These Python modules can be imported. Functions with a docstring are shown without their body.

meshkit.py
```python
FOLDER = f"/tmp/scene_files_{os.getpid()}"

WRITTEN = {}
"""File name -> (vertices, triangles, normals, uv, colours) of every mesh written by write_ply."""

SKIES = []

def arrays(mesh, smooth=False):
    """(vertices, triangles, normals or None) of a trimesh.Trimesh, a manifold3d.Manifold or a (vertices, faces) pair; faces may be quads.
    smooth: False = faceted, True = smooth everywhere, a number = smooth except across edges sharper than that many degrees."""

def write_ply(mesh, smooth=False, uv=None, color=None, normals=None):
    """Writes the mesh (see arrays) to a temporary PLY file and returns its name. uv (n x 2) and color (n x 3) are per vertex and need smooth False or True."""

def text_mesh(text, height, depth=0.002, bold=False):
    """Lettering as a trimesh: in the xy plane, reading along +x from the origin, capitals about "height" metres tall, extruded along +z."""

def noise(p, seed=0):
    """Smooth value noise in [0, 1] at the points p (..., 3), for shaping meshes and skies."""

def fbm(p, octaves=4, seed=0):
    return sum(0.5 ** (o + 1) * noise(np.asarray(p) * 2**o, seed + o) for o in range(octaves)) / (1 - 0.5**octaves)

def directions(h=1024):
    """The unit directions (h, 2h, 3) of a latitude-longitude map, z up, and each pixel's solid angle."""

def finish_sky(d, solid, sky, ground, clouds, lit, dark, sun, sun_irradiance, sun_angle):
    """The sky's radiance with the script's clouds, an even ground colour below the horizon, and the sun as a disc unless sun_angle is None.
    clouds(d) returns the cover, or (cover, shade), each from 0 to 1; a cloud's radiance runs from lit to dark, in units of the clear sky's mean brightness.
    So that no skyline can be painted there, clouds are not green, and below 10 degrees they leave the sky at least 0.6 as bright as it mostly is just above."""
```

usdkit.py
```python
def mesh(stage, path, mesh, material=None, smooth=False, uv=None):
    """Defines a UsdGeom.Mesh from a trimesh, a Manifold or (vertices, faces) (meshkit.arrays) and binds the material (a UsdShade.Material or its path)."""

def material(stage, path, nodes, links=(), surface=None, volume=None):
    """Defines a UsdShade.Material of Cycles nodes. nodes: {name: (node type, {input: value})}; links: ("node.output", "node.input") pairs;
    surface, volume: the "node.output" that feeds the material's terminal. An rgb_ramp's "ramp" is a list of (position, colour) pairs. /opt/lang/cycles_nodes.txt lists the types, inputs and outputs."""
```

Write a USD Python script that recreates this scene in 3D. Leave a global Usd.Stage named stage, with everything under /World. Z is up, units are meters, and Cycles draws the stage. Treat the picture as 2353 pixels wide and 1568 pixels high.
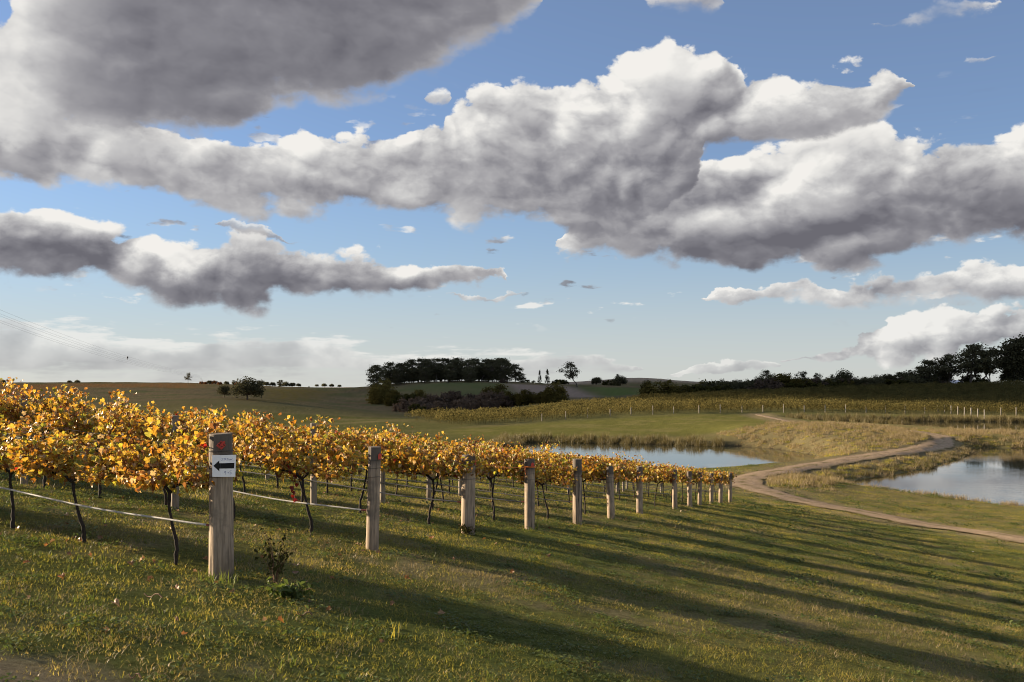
import math, random
import numpy as np
import trimesh
import usdkit, meshkit
from pxr import Usd, UsdGeom, UsdLux, UsdShade, Sdf, Gf, Vt
from scipy.interpolate import RBFInterpolator
from shapely.geometry import Polygon, Point
import shapely

stage = Usd.Stage.CreateInMemory()
UsdGeom.SetStageUpAxis(stage, 'Z')
UsdGeom.Xform.Define(stage, '/World')
UsdGeom.Scope.Define(stage, '/World/Looks')

# ---------------------------------------------------------------- camera
# Heights are measured from the camera's eye (z = 0); the ground at its foot is 1.7 m below.
FX, CX, HY = 2288.0, 1176.5, 888.0        # focal length, centre and horizon row, in a picture 2353 wide
EXPOSURE = 1.95
cam = UsdGeom.Camera.Define(stage, '/World/camera')
cam.CreateHorizontalApertureAttr(36.0)
cam.CreateVerticalApertureAttr(24.0)
cam.CreateFocalLengthAttr(36.0 * FX / 2353.0)
cam.CreateVerticalApertureOffsetAttr(36.0 * (HY - 784.0) / 2353.0)
cam.CreateClippingRangeAttr(Gf.Vec2f(0.1, 60000.0))
cam.AddRotateXOp().Set(90.0)
cam.CreateExposureAttr(EXPOSURE)

# ---------------------------------------------------------------- sun
SUN_AZ, SUN_EL = math.radians(-70.0), math.radians(14.0)
S = np.array([math.sin(SUN_AZ) * math.cos(SUN_EL), math.cos(SUN_AZ) * math.cos(SUN_EL), math.sin(SUN_EL)])
sun = UsdLux.DistantLight.Define(stage, '/World/sun')
sun.CreateIntensityAttr(1.25)
sun.CreateAngleAttr(0.53)
sun.CreateNormalizeAttr(True)
sun.CreateColorAttr(Gf.Vec3f(1.0, 0.80, 0.55))
_x = np.cross([0, 0, 1.0], S); _x /= np.linalg.norm(_x); _y = np.cross(S, _x)
sun.AddTransformOp().Set(Gf.Matrix4d(*_x, 0, *_y, 0, *S, 0, 0, 0, 0, 1))

# ---------------------------------------------------------------- sky
SKY_STRENGTH = 0.05
class Graph:
    """collects shader nodes and their links"""
    def __init__(self):
        self.n, self.l, self.k = {}, [], 0
    def add(self, kind, out, **inp):
        name = f'n{self.k}'; self.k += 1
        vals = {}
        for k, v in inp.items():
            if isinstance(v, str) and '.' in v and v.split('.')[0] in self.n:
                self.l.append((v, f'{name}.{k}'))
            else:
                vals[k] = v
        self.n[name] = (kind, vals)
        return f'{name}.{out}'
    def m(self, t, a, b=0.0, c=0.0, clamp=False):
        d = dict(math_type=t, value1=a, value2=b)
        if t in ('multiply_add', 'smoothmin', 'smoothmax', 'wrap', 'compare'): d['value3'] = c
        if clamp: d['use_clamp'] = True
        return self.add('math', 'value', **d)
    def mixc(self, f, a, b, t='mix'):
        return self.add('mix', 'color', mix_type=t, fac=f, color1=a, color2=b)
    def rng(self, v, a, b, c=0.0, d=1.0, t='smoothstep'):
        return self.add('map_range', 'result', range_type=t, value=v, from_min=a, from_max=b, to_min=c, to_max=d, clamp=True)
    def ramp(self, f, stops):
        return self.add('rgb_ramp', 'color', fac=f, ramp=stops)
    def make(self, path, surface=None, volume=None):
        return usdkit.material(stage, path, self.n, self.l, surface, volume)

def dir_of(x, y):
    """azimuth and elevation (radians) of a point of the sky seen in the photograph"""
    r, v = (x - CX) / FX, (HY - y) / FX
    az = math.atan(r)
    return az, math.atan(v * math.cos(az))

AZ0, AZ1, NR = math.radians(-50), math.radians(50), 512

def bank(top, bot, dark):
    """the outline of a cloud bank: its upper edge, lower edge and darkness along the azimuth"""
    g = np.linspace(AZ0, AZ1, NR)
    def line(pts):
        p = np.array([dir_of(x, y) for x, y in pts]); return np.interp(g, p[:, 0], p[:, 1]), p[0, 0], p[-1, 0]
    t, a, b = line(top); u, _, _ = line(bot)
    d = np.interp(g, [dir_of(x, 500)[0] for x, _ in dark], [v for _, v in dark])
    lim = math.radians(28.5)
    out = np.maximum(np.maximum(a - g, g - b), 0)              # beyond its ends a bank closes
    if a < -math.radians(27): out = np.maximum(np.maximum(-lim - 0.10 - g, g - b), 0)
    if b > math.radians(27): out = np.maximum(np.maximum(a - g, g - lim - 0.10), 0) if a >= -math.radians(27) else np.maximum(np.abs(g) - lim - 0.10, 0)
    mid = (t + u) / 2
    t = np.where(out > 0, mid - out * 0.8, t); u = np.where(out > 0, mid + out * 0.8, u)
    return np.stack([t, u, d], 1)

BANKS = [  # far to near: (upper edge, lower edge, darkness, edge softness, billow size factor)
    dict(top=[(-60, 745), (150, 738), (450, 765), (800, 772), (1000, 785), (1200, 802), (1380, 815), (1500, 850)],
         bot=[(-60, 905), (1100, 900), (1350, 880), (1500, 852)], dark=[(0, .26), (1400, .20)], soft=.7, amp=1.7, grow=-.1, veil=.68, mott=.16, relief=.3, flat=3.2),
    dict(top=[(1545, 848), (1600, 836), (1680, 826), (1760, 825), (1795, 840)],
         bot=[(1545, 856), (1795, 856)], dark=[(1500, .05), (1800, .05)], grow=1.0, soft=.25, amp=.7, veil=.62, flat=1.5),
    dict(top=[(1790, 828), (1830, 818), (1900, 786), (1960, 772), (2030, 750), (2110, 738), (2200, 728), (2300, 712), (2420, 705)],
         bot=[(1790, 838), (1850, 835), (2000, 838), (2150, 835), (2420, 838)], dark=[(1800, .05), (2000, .16), (2353, .34)], grow=1.0, soft=.2, amp=.95, relief=1.3, veil=.9, flat=1.6),
    dict(top=[(1600, 694), (1700, 672), (1790, 648), (1900, 655), (1960, 645), (2060, 628), (2150, 612), (2230, 620), (2420, 600)],
         bot=[(1600, 698), (1800, 698), (2000, 702), (2200, 692), (2420, 690)], dark=[(1640, .15), (1900, .42), (2353, .62)], soft=.35, amp=.75, veil=.95, flat=1.4),
    dict(top=[(-60, 470), (0, 468), (60, 462), (130, 462), (190, 492), (260, 512), (330, 540), (360, 570), (400, 572), (470, 556), (520, 548), (600, 552), (700, 552), (850, 560), (900, 588), (1000, 598), (1080, 606), (1150, 622), (1175, 640)],
         bot=[(-60, 640), (0, 640), (100, 655), (250, 652), (320, 668), (400, 690), (560, 708), (640, 712), (660, 692), (780, 690), (950, 684), (1090, 660), (1175, 648)],
         dark=[(-60, .85), (300, .95), (600, .95), (900, .8), (1150, .35)], u0=.25, u1=.92, dk=.9, soft=.3, amp=.7, veil=1.0, flat=1.5),
    dict(top=[(465, 528), (520, 510), (570, 516), (640, 545), (700, 560)], bot=[(465, 532), (560, 540), (700, 566)], dark=[(400, .25), (700, .25)], soft=.45, amp=.8, veil=.8, flat=1.6),
    dict(top=[(1010, 690), (1080, 676), (1150, 664), (1215, 660)], bot=[(1010, 694), (1120, 694), (1215, 668)], dark=[(1000, .2), (1220, .2)], soft=.45, amp=.7, veil=.85, flat=1.8),
    dict(top=[(1270, 560), (1330, 515), (1420, 490), (1560, 410), (1600, 378), (1650, 350), (1710, 336), (1790, 336), (1860, 318), (1930, 300), (2000, 290), (2060, 322), (2120, 340), (2200, 318), (2300, 302), (2420, 292)],
         bot=[(1270, 570), (1340, 604), (1450, 614), (1560, 632), (1700, 642), (1850, 640), (1950, 625), (2050, 600), (2150, 572), (2250, 560), (2420, 565)],
         dark=[(1290, .25), (1450, .5), (1600, .9), (1800, .95), (2000, .85), (2200, .85), (2353, .95)], u0=.22, u1=.88, dk=.90, soft=.28, amp=.75, veil=1.0, flat=1.3),
    dict(top=[(-60, 60), (0, 140), (200, 240), (330, 290), (420, 296), (520, 290), (600, 298), (680, 290), (800, 300), (900, 296), (960, 272), (1020, 268), (1060, 228), (1150, 190), (1240, 168), (1320, 146), (1400, 132), (1500, 122), (1600, 116), (1660, 104), (1695, 100), (1720, 150), (1800, 152), (1900, 142), (1990, 146), (2060, 150), (2095, 200)], 
         bot=[(-60, 408), (0, 408), (100, 440), (250, 432), (330, 432), (480, 470), (600, 496), (660, 508), (800, 502), (960, 515), (1080, 522), (1220, 535), (1330, 575), (1450, 575), (1560, 520), (1612, 450), (1628, 365), (1700, 335), (1800, 290), (1900, 275), (2000, 255), (2095, 205)],
         dark=[(-60, .2), (200, .3), (500, .38), (700, .45), (900, .55), (1050, .5), (1200, .6), (1350, .78), (1550, .85), (1750, .8), (2000, .6), (2090, .3)], soft=.26, amp=.8, veil=1.0, flat=1.25),
    dict(top=[(968, 235), (985, 212), (1010, 206), (1035, 215), (1045, 232)], bot=[(968, 245), (990, 272), (1020, 270), (1045, 240)], dark=[(960, .02), (1050, .02)], soft=.5, amp=.9, veil=.9, flat=1.2),
    dict(top=[(1985, 60), (2040, 40), (2090, 10), (2150, -30), (2200, 0), (2300, 10)], bot=[(1985, 64), (2060, 66), (2130, 76), (2190, 60), (2300, 20)], dark=[(1980, .12), (2300, .12)], soft=.9, amp=.9, veil=.85, flat=1.2),
    dict(top=[(1480, -20), (1580, -60), (1680, -20)], bot=[(1480, 0), (1580, 14), (1640, 22), (1680, 0)], dark=[(1400, .2), (1700, .2)], soft=.8, amp=.9, veil=.8, flat=1.2),
    dict(top=[(2195, 122), (2240, 112), (2300, 104)], bot=[(2195, 130), (2240, 132), (2300, 108)], dark=[(2190, .1), (2300, .1)], soft=1.0, amp=1.0, veil=.5, flat=1.4),
    dict(top=[(-60, 60), (0, 40), (60, -60), (200, -300), (1150, -300), (1230, -100), (1270, 20)],
         bot=[(-60, 330), (0, 330), (120, 330), (260, 320), (420, 300), (540, 286), (610, 252), (700, 262), (790, 258), (850, 240), (880, 200), (940, 170), (1000, 160), (1100, 128), (1190, 98), (1240, 62), (1270, 25)],
         dark=[(-60, -.35), (50, -.2), (170, .45), (330, .88), (850, 1.0), (1000, .85), (1150, .7), (1260, .4)], deep=3.0, up=.10, crest=.25, rim=.7, grow=1.4, mott=.30, relief=.3, soft=.42, amp=.75, veil=1.0, flat=1.15),
]

def sky_material():
    G = Graph()
    P = G.add('geometry', 'position')
    D = G.add('vector_math', 'vector', vector_math_type='normalize', vector1=P) if False else G.add('vector_math', 'vector', math_type='normalize', vector1=P)
    sx = G.add('separate_xyz', 'x', vector=D); node = sx.split('.')[0]
    X, Y, Z = f'{node}.x', f'{node}.y', f'{node}.z'
    az = G.m('arctan2', X, Y)
    el = G.m('arcsine', Z)
    q = G.add('mapping', 'vector', mapping_type='point', vector=D, scale=(1, 1, 1.5))
    qf = G.add('mapping', 'vector', mapping_type='point', vector=D, scale=(1, 1, 3.4))
    # large and small wanderings of the outlines
    w = G.add('noise_texture', 'color', vector=q, scale=7.0, detail=6.0, roughness=.58)
    ws = G.add('separate_xyz', 'x', vector=w); wn = ws.split('.')[0]
    w2 = G.add('noise_texture', 'fac', vector=q, scale=24.0, detail=8.0, roughness=.6)
    az_w = G.m('add', az, G.m('multiply', G.m('subtract', f'{wn}.x', .5), .085))
    el_w = G.m('add', el, G.m('multiply', G.m('subtract', f'{wn}.y', .5), .050))
    el_w = G.m('add', el_w, G.m('multiply', G.m('subtract', w2, .5), .030))
    f = G.rng(az_w, AZ0, AZ1, 0.0, 1.0, t='linear')
    # billows: noise with rounded heads, and the same a little towards the light for their relief
    def billow(vec):
        r1 = G.add('noise_texture', 'fac', type='ridged_multifractal', use_normalize=True, vector=vec, scale=10.0, detail=5.0, roughness=.52, offset=1.0, gain=1.6)
        n1 = G.add('noise_texture', 'fac', vector=vec, scale=13.0, detail=7.0, roughness=.56)
        return G.m('add', G.m('multiply', G.m('subtract', 1.0, r1), .45), G.m('multiply', n1, .55))
    qw = G.add('vector_math', 'vector', math_type='add', vector1=q, vector2=G.add('vector_math', 'vector', math_type='scale', vector1=w, scale=.03))
    b0 = billow(qw)
    bs = G.add('noise_texture', 'fac', vector=qw, scale=10.0, detail=3.0, roughness=.45)
    qs = G.add('vector_math', 'vector', math_type='add', vector1=qw, vector2=(-.011, .0, .016))
    b1 = billow(qs)
    rel = G.m('subtract', b0, b1)
    streak = G.add('noise_texture', 'fac', vector=G.add('mapping', 'vector', mapping_type='point', vector=D, scale=(1, 1, 7.5)), scale=13.0, detail=8.0, roughness=.6)
    mid = G.add('noise_texture', 'fac', vector=qf, scale=8.0, detail=5.0, roughness=.5)
    big = G.add('noise_texture', 'fac', vector=qf, scale=5.0, detail=5.0, roughness=.5)
    sky = G.add('sky_texture', 'color', sky_type='single_scattering', sun_disc=False, sun_elevation=SUN_EL, sun_rotation=SUN_AZ, altitude=600.0, air_density=1.0, aerosol_density=AEROSOL, ozone_density=OZONE)
    col = G.mixc(1.0, sky, SKY_TINT, t='multiply')
    col = G.mixc(.13, col, (.55*CLK, .58*CLK, .62*CLK))
    # thin bright vapour low over the horizon
    col = G.mixc(G.m('multiply', G.rng(el, .24, .0), .80), col, G.mixc(G.rng(el, .16, .0), (.40*CLK, .52*CLK, .62*CLK), (.60*CLK, .63*CLK, .62*CLK)))
    # cloud fields all round, beyond what is in view
    ctr = G.m('absolute', az)
    outside = G.m('maximum', G.rng(ctr, .50, .62), G.rng(el, .46, .60))
    gn = G.add('noise_texture', 'fac', vector=qf, scale=1.9, detail=9.0, roughness=.55)
    gcov = G.m('multiply', G.m('multiply', G.rng(gn, .49, .58), outside), G.rng(el, 0.0, .05))
    gcol = G.ramp(G.m('add', G.rng(gn, .50, .72, 1.0, .25), G.m('multiply', rel, 1.0)), CLOUD_RAMP)
    col = G.mixc(gcov, col, gcol)
    # scraps of cumulus adrift over the horizon
    pn = G.add('noise_texture', 'fac', vector=G.add('mapping', 'vector', mapping_type='point', vector=D, scale=(1, 1, 3.0)), scale=26.0, detail=7.0, roughness=.5)
    pm = G.add('noise_texture', 'fac', vector=D, scale=5.0, detail=1.0)
    pf = G.m('multiply', G.m('multiply', G.rng(pn, .60, .68), G.rng(pm, .42, .55)), G.m('multiply', G.rng(el, .05, .08), G.rng(el, .30, .22)))
    col = G.mixc(G.m('multiply', pf, .8), col, G.ramp(G.m('add', .80, G.m('multiply', rel, 2.0)), CLOUD_RAMP))
    for k, B in enumerate(BANKS):
        tab = bank(B['top'], B['bot'], B['dark'])
        node = G.add('rgb_ramp', 'color', fac=f)
        nm = node.split('.')[0]
        RAW[nm] = tab
        s = G.add('separate_xyz', 'x', vector=node); sn = s.split('.')[0]
        top, bot, dark = f'{sn}.x', f'{sn}.y', f'{sn}.z'
        h = G.m('maximum', G.m('subtract', top, bot), .004)
        dt = G.m('subtract', top, el_w); db = G.m('subtract', el_w, bot)
        t = G.m('divide', db, h, clamp=True)
        # thickness in units of about 25 picture rows, thinner where the bank itself is thin
        unit = G.m('minimum', G.m('multiply', h, .28), .013)
        fld = G.m('divide', G.m('smoothmin', dt, G.m('multiply', db, 1.25), .004), unit)
        bb = G.m('subtract', b0 if B['flat'] < 2.5 else streak, .5)
        geo = fld
        fld = G.m('add', fld, G.m('multiply_add', bb, 4.2 * B['amp'], B.get('grow', .9)))
        width = G.m('multiply_add', G.rng(t, .75, .15), 1.5 * B['soft'] * 2.0, 1.5 * B['soft'])
        cov = G.m('multiply', G.rng(G.m('divide', fld, width), 0.0, 1.0), B['veil'])
        soft = G.m('multiply_add', G.m('subtract', fld, geo), .45, geo)
        edge = G.rng(soft, B.get('deep', 1.7), -.4)
        wob = G.m('add', G.m('multiply', G.m('subtract', bs, .5), .9), G.m('multiply', G.m('subtract', b0, .5), .18))
        tt = G.m('add', t, wob)
        crest = G.m('maximum', G.m('multiply', edge, G.rng(tt, .30, .66)), G.rng(tt, .58, .95))
        crest = G.m('multiply', crest, B.get('crest', 1.0))
        under = G.m('multiply', G.m('subtract', 1.0, G.m('multiply', G.rng(tt, B.get('u0', .12), B.get('u1', .80)), B.get('up', 1.0))), G.m('multiply_add', edge, -B.get('rim', .55), 1.0))
        lo = G.m('multiply', G.m('subtract', mid, .5), B.get('mott', .22))
        L = G.m('multiply_add', crest, .27, G.m('multiply_add', G.m('multiply', dark, under), -.64, .745))
        L = G.m('add', L, G.m('add', G.m('multiply', rel, B.get('relief', .7)), lo))
        c = G.ramp(L, CLOUD_RAMP)
        col = G.mixc(cov, col, c)
    bg = G.add('background_shader', 'background', color=col, strength=SKY_STRENGTH)
    return G, bg

AEROSOL, OZONE = 0.25, 4.0
SKY_TINT = (.84, .765, .79)
CLK = 5.2
CLOUD_RAMP = [(p, tuple(CLK * c for c in rgb)) for p, rgb in [(0.0, (.150, .147, .172)), (.25, (.240, .236, .262)), (.5, (.395, .388, .405)), (.75, (.605, .598, .595)), (1.0, (.89, .87, .83))]]
RAW = {}
_G, _bg = sky_material()
sky_mat = _G.make('/World/Looks/sky', surface=_bg)
for _nm, _tab in RAW.items():           # outlines keep their own resolution
    _s = UsdShade.Shader.Get(stage, f'/World/Looks/sky/{_nm}')
    _s.CreateInput('ramp', Sdf.ValueTypeNames.Float3Array).Set(Vt.Vec3fArray.FromNumpy(_tab.astype(np.float32)))
    _s.CreateInput('ramp_alpha', Sdf.ValueTypeNames.FloatArray).Set(Vt.FloatArray.FromNumpy(np.ones(len(_tab), np.float32)))
    _s.CreateInput('interpolate', Sdf.ValueTypeNames.Bool).Set(True)
dome = UsdLux.DomeLight.Define(stage, '/World/sky')
dome.GetPrim().SetCustomDataByKey('kind', 'structure')
UsdShade.MaterialBindingAPI.Apply(dome.GetPrim()).Bind(sky_mat)
# ---------------------------------------------------------------- helpers
LOOKS = '/World/Looks/'
USED = {}
def path_of(name, parent=None):
    base = str(parent.GetPath()) if parent is not None else '/World'
    k = USED.get((base, name), 0); USED[(base, name)] = k + 1
    return f'{base}/{name}' if k == 0 else f'{base}/{name}_{k:03d}'
def tag(prim, label=None, category=None, group=None, kind=None):
    p = prim.GetPrim() if hasattr(prim, 'GetPrim') else prim
    for k, v in (('label', label), ('category', category), ('group', group), ('kind', kind)):
        if v: p.SetCustomDataByKey(k, v)
    return p
def thing(name, label, category, loc=(0, 0, 0), rotz=0.0, group=None, kind=None):
    x = UsdGeom.Xform.Define(stage, path_of(name))
    x.AddTranslateOp().Set(Gf.Vec3d(*map(float, loc)))
    if rotz: x.AddRotateZOp().Set(math.degrees(rotz))
    return tag(x, label, category, group, kind)
def obj(name, mesh, mat, parent=None, smooth=False):
    return usdkit.mesh(stage, path_of(name, parent), mesh, mat, smooth=smooth).GetPrim()
def colored(prim, name, cols):
    UsdGeom.PrimvarsAPI(UsdGeom.Mesh(prim)).CreatePrimvar(name, Sdf.ValueTypeNames.Color3fArray, 'vertex').Set(Vt.Vec3fArray.FromNumpy(np.asarray(cols, np.float32)))
def copy_of(proto, name, label, category, loc, rotz=0.0, scale=1.0, group=None, tilt=None):
    x = UsdGeom.Xform.Define(stage, path_of(name))
    x.AddTranslateOp().Set(Gf.Vec3d(*map(float, loc)))
    x.AddRotateZOp().Set(math.degrees(rotz))
    if tilt is not None: x.AddRotateXYZOp().Set(Gf.Vec3f(*map(float, tilt)))
    sc = (scale,) * 3 if np.ndim(scale) == 0 else scale
    x.AddScaleOp().Set(Gf.Vec3f(*map(float, sc)))
    x.GetPrim().GetReferences().AddInternalReference(proto)
    x.GetPrim().SetInstanceable(True)
    return tag(x, label, category, group)
def class_prim(name):
    return stage.CreateClassPrim(f'/{name}')
def tube(points, radii, sides=6, cap=True):
    p = np.asarray(points, float); n = len(p); r = np.broadcast_to(radii, (n,)).astype(float)
    t = np.gradient(p, axis=0); t /= np.linalg.norm(t, axis=1, keepdims=True) + 1e-12
    ref = np.array([0.31, 0.17, 0.93]) if abs(t[:, 2]).mean() < .8 else np.array([1.0, 0.1, 0])
    a = np.cross(t, ref); a /= np.linalg.norm(a, axis=1, keepdims=True); b = np.cross(t, a)
    ang = np.arange(sides) * 2 * np.pi / sides
    v = (p[:, None] + r[:, None, None] * (np.cos(ang)[None, :, None] * a[:, None] + np.sin(ang)[None, :, None] * b[:, None])).reshape(-1, 3)
    f = []
    for i in range(n - 1):
        for j in range(sides):
            q = [i * sides + j, i * sides + (j + 1) % sides, (i + 1) * sides + (j + 1) % sides, (i + 1) * sides + j]
            f += [[q[0], q[2], q[1]], [q[0], q[3], q[2]]]
    if cap:
        v = np.vstack([v, p[0], p[-1]]); c0, c1 = n * sides, n * sides + 1
        for j in range(sides):
            f += [[c0, j, (j + 1) % sides], [c1, (n - 1) * sides + (j + 1) % sides, (n - 1) * sides + j]]
    return v, np.array(f)
def add_rnd(prim, v, f):
    """a random number for every loose piece of a mesh (each leaf, each blade)"""
    from scipy.sparse import coo_matrix
    from scipy.sparse.csgraph import connected_components
    n = len(v); f = np.asarray(f)
    g = coo_matrix((np.ones(len(f) * 2), (np.r_[f[:, 0], f[:, 1]], np.r_[f[:, 1], f[:, 2]])), (n, n))
    k, lab = connected_components(g, directed=False)
    r = np.random.default_rng(n).random(k)[lab]
    UsdGeom.PrimvarsAPI(prim).CreatePrimvar('rnd', Sdf.ValueTypeNames.FloatArray, 'vertex').Set(Vt.FloatArray.FromNumpy(r.astype(np.float32)))
    return prim
def join(parts):
    vs, fs, o = [], [], 0
    for v, f in parts:
        vs.append(v); fs.append(np.asarray(f) + o); o += len(v)
    return np.vstack(vs), np.vstack(fs)
def instancer(path, protos, pos, idx, scales, rotz, tilts=None):
    """a mass of small plants, as one object"""
    pi = UsdGeom.PointInstancer.Define(stage, path)
    for k, (mesh, mat) in enumerate(protos):
        m = usdkit.mesh(stage, f'{path}/kinds/kind_{k:03d}', mesh, mat); add_rnd(m, *mesh)
        pi.GetPrototypesRel().AddTarget(m.GetPath())
    pi.CreatePositionsAttr(Vt.Vec3fArray.FromNumpy(np.asarray(pos, np.float32)))
    pi.CreateProtoIndicesAttr(Vt.IntArray.FromNumpy(np.asarray(idx, np.int32)))
    sc = np.asarray(scales, np.float32); sc = np.repeat(sc[:, None], 3, 1) if sc.ndim == 1 else sc
    pi.CreateScalesAttr(Vt.Vec3fArray.FromNumpy(sc))
    from scipy.spatial.transform import Rotation as R
    q = R.from_euler('z', np.asarray(rotz)[:, None])
    if tilts is not None: q = R.from_rotvec(tilts) * q
    q = q.as_quat()
    pi.CreateOrientationsAttr(Vt.QuathArray([Gf.Quath(float(w), float(x), float(y), float(z)) for x, y, z, w in q]))
    return pi.GetPrim()

# ---------------------------------------------------------------- the lie of the land
A0 = np.array([-2.83, 9.70])                  # foot of the first end post
HEAD = np.array([.333, .943]); ROW = np.array([-.873, .487])   # along the headland, along a row
_M = np.linalg.inv(np.stack([HEAD, ROW], 1))
def st(x, y):
    d = np.stack([np.asarray(x, float) - A0[0], np.asarray(y, float) - A0[1]], -1)
    r = d @ _M.T
    return r[..., 0], r[..., 1]
def rise(t):
    tp = np.maximum(t, 0)
    return np.where(t > 0, .044 * np.minimum(tp, 22) + .02 * np.maximum(tp - 22, 0) + .18 * (1 - np.exp(-tp / 3)), .117 * t)
from scipy.interpolate import PchipInterpolator
_hz = PchipInterpolator([-60, -20, 0, 3.15, 6.4, 9.49, 12.8, 15.86, 19.2, 24.7, 27.7, 30, 33.1, 35.9, 39.2, 60], [1.8, -.55, -1.853, -2.06, -2.32, -2.66, -3.05, -3.26, -3.57, -4.09, -4.33, -4.54, -4.83, -5.12, -5.46, -7.4])
def headland_z(s): return _hz(np.clip(s, -60, 60))
def slope_plane(x, y):
    s, t = st(x, y)
    return headland_z(s) + rise(t)
def px(x, y, Y):
    """a point of the land seen in the photograph at depth Y"""
    return ((x - CX) / FX * Y, Y, (HY - y) / FX * Y)
def on_level(x, y, z):
    Y = z * FX / (HY - y)
    return ((x - CX) / FX * Y, Y)

LEVEL_LEFT, LEVEL_RIGHT, LEVEL_UPPER = -7.6, -7.5, -6.5
POND_LEFT = Polygon([on_level(x, y, LEVEL_LEFT) for x, y in [(1180, 1016), (1300, 1017), (1500, 1021), (1600, 1024), (1700, 1026), (1790, 1033), (1872, 1047), (1874, 1062), (1805, 1073), (1745, 1079), (1690, 1083), (1600, 1085), (1400, 1088), (1200, 1080), (1150, 1040)]]).buffer(.01)
POND_RIGHT = Polygon([on_level(x, y, LEVEL_RIGHT) for x, y in [(1930, 1114), (1985, 1102), (2060, 1091), (2140, 1076), (2195, 1058), (2235, 1044), (2222, 1034), (2260, 1029), (2400, 1032), (2620, 1036), (2800, 1100), (2700, 1190), (2420, 1170), (2330, 1163), (2250, 1153), (2170, 1143), (2100, 1136), (2040, 1126), (1985, 1121)]]).buffer(.01)
POND_UPPER = Polygon([on_level(x, y, LEVEL_UPPER) for x, y in [(1835, 968), (1900, 967), (2050, 968), (2200, 969), (2353, 970), (2600, 972), (2600, 992), (2353, 991), (2240, 990), (2150, 984), (2000, 977), (1900, 973)]]).buffer(.01)
PONDS = [(POND_LEFT, LEVEL_LEFT), (POND_RIGHT, LEVEL_RIGHT), (POND_UPPER, LEVEL_UPPER)]

_cp = []
for X in (-34, -26, -18, -10, -4, 0, 3, 6):
    for Y in (-12, -4, 4, 10, 16, 24, 32): _cp.append((X, Y, float(slope_plane(X, Y))))
for X, Y in ((10, 10), (10, 20), (14, 28), (-60, 0), (40, -20), (10, 34), (-60, 40)): _cp.append((X, Y, float(slope_plane(X, Y)) if abs(X) < 30 else (-1.0 if X < 0 else -5.5)))
for s in np.arange(0, 40, 4.5):
    for t in (0, 5, 10, 18, 26):
        q = A0 + HEAD * s + ROW * t; _cp.append((q[0], q[1], float(slope_plane(*q))))
TRACK = [px(2900, 1330, 30), px(2600, 1285, 35), px(2353, 1243, 39.5), px(2220, 1222, 43), px(2100, 1203, 46), px(1990, 1181, 50), px(1900, 1165, 54), px(1820, 1147, 58), px(1750, 1128, 63), px(1712, 1116, 67), px(1708, 1105, 71), px(1740, 1093, 75), px(1790, 1084, 78), px(1850, 1073, 82), px(1925, 1061, 88), px(2000, 1048, 94), px(2070, 1038, 100), px(2125, 1028, 106), px(2158, 1018, 113), px(2168, 1010, 120), px(2150, 1001, 127), px(2110, 993, 132), px(2060, 988, 136), (48.5, 143, -5.75), (44, 150, -5.7), px(1810, 968, 168), px(1775, 961, 180), px(1740, 954, 192)]
_cp += TRACK[1:]
_cp += [px(2353, 1190, 54), px(2200, 1160, 62), px(2000, 1135, 66), px(1900, 1112, 71), px(1870, 1095, 76), px(1650, 1090, 78), px(1400, 1100, 80)]
_cp += [(1.5, 62, -6.3), (-10, 62, -5.2), (-24, 64, -4.2), (-14, 80, -6.6), (-34, 90, -6), (-6, 100, -7.3), (-20, 130, -7.6), (-60, 100, -5.5), (-90, 180, -6)]
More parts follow.
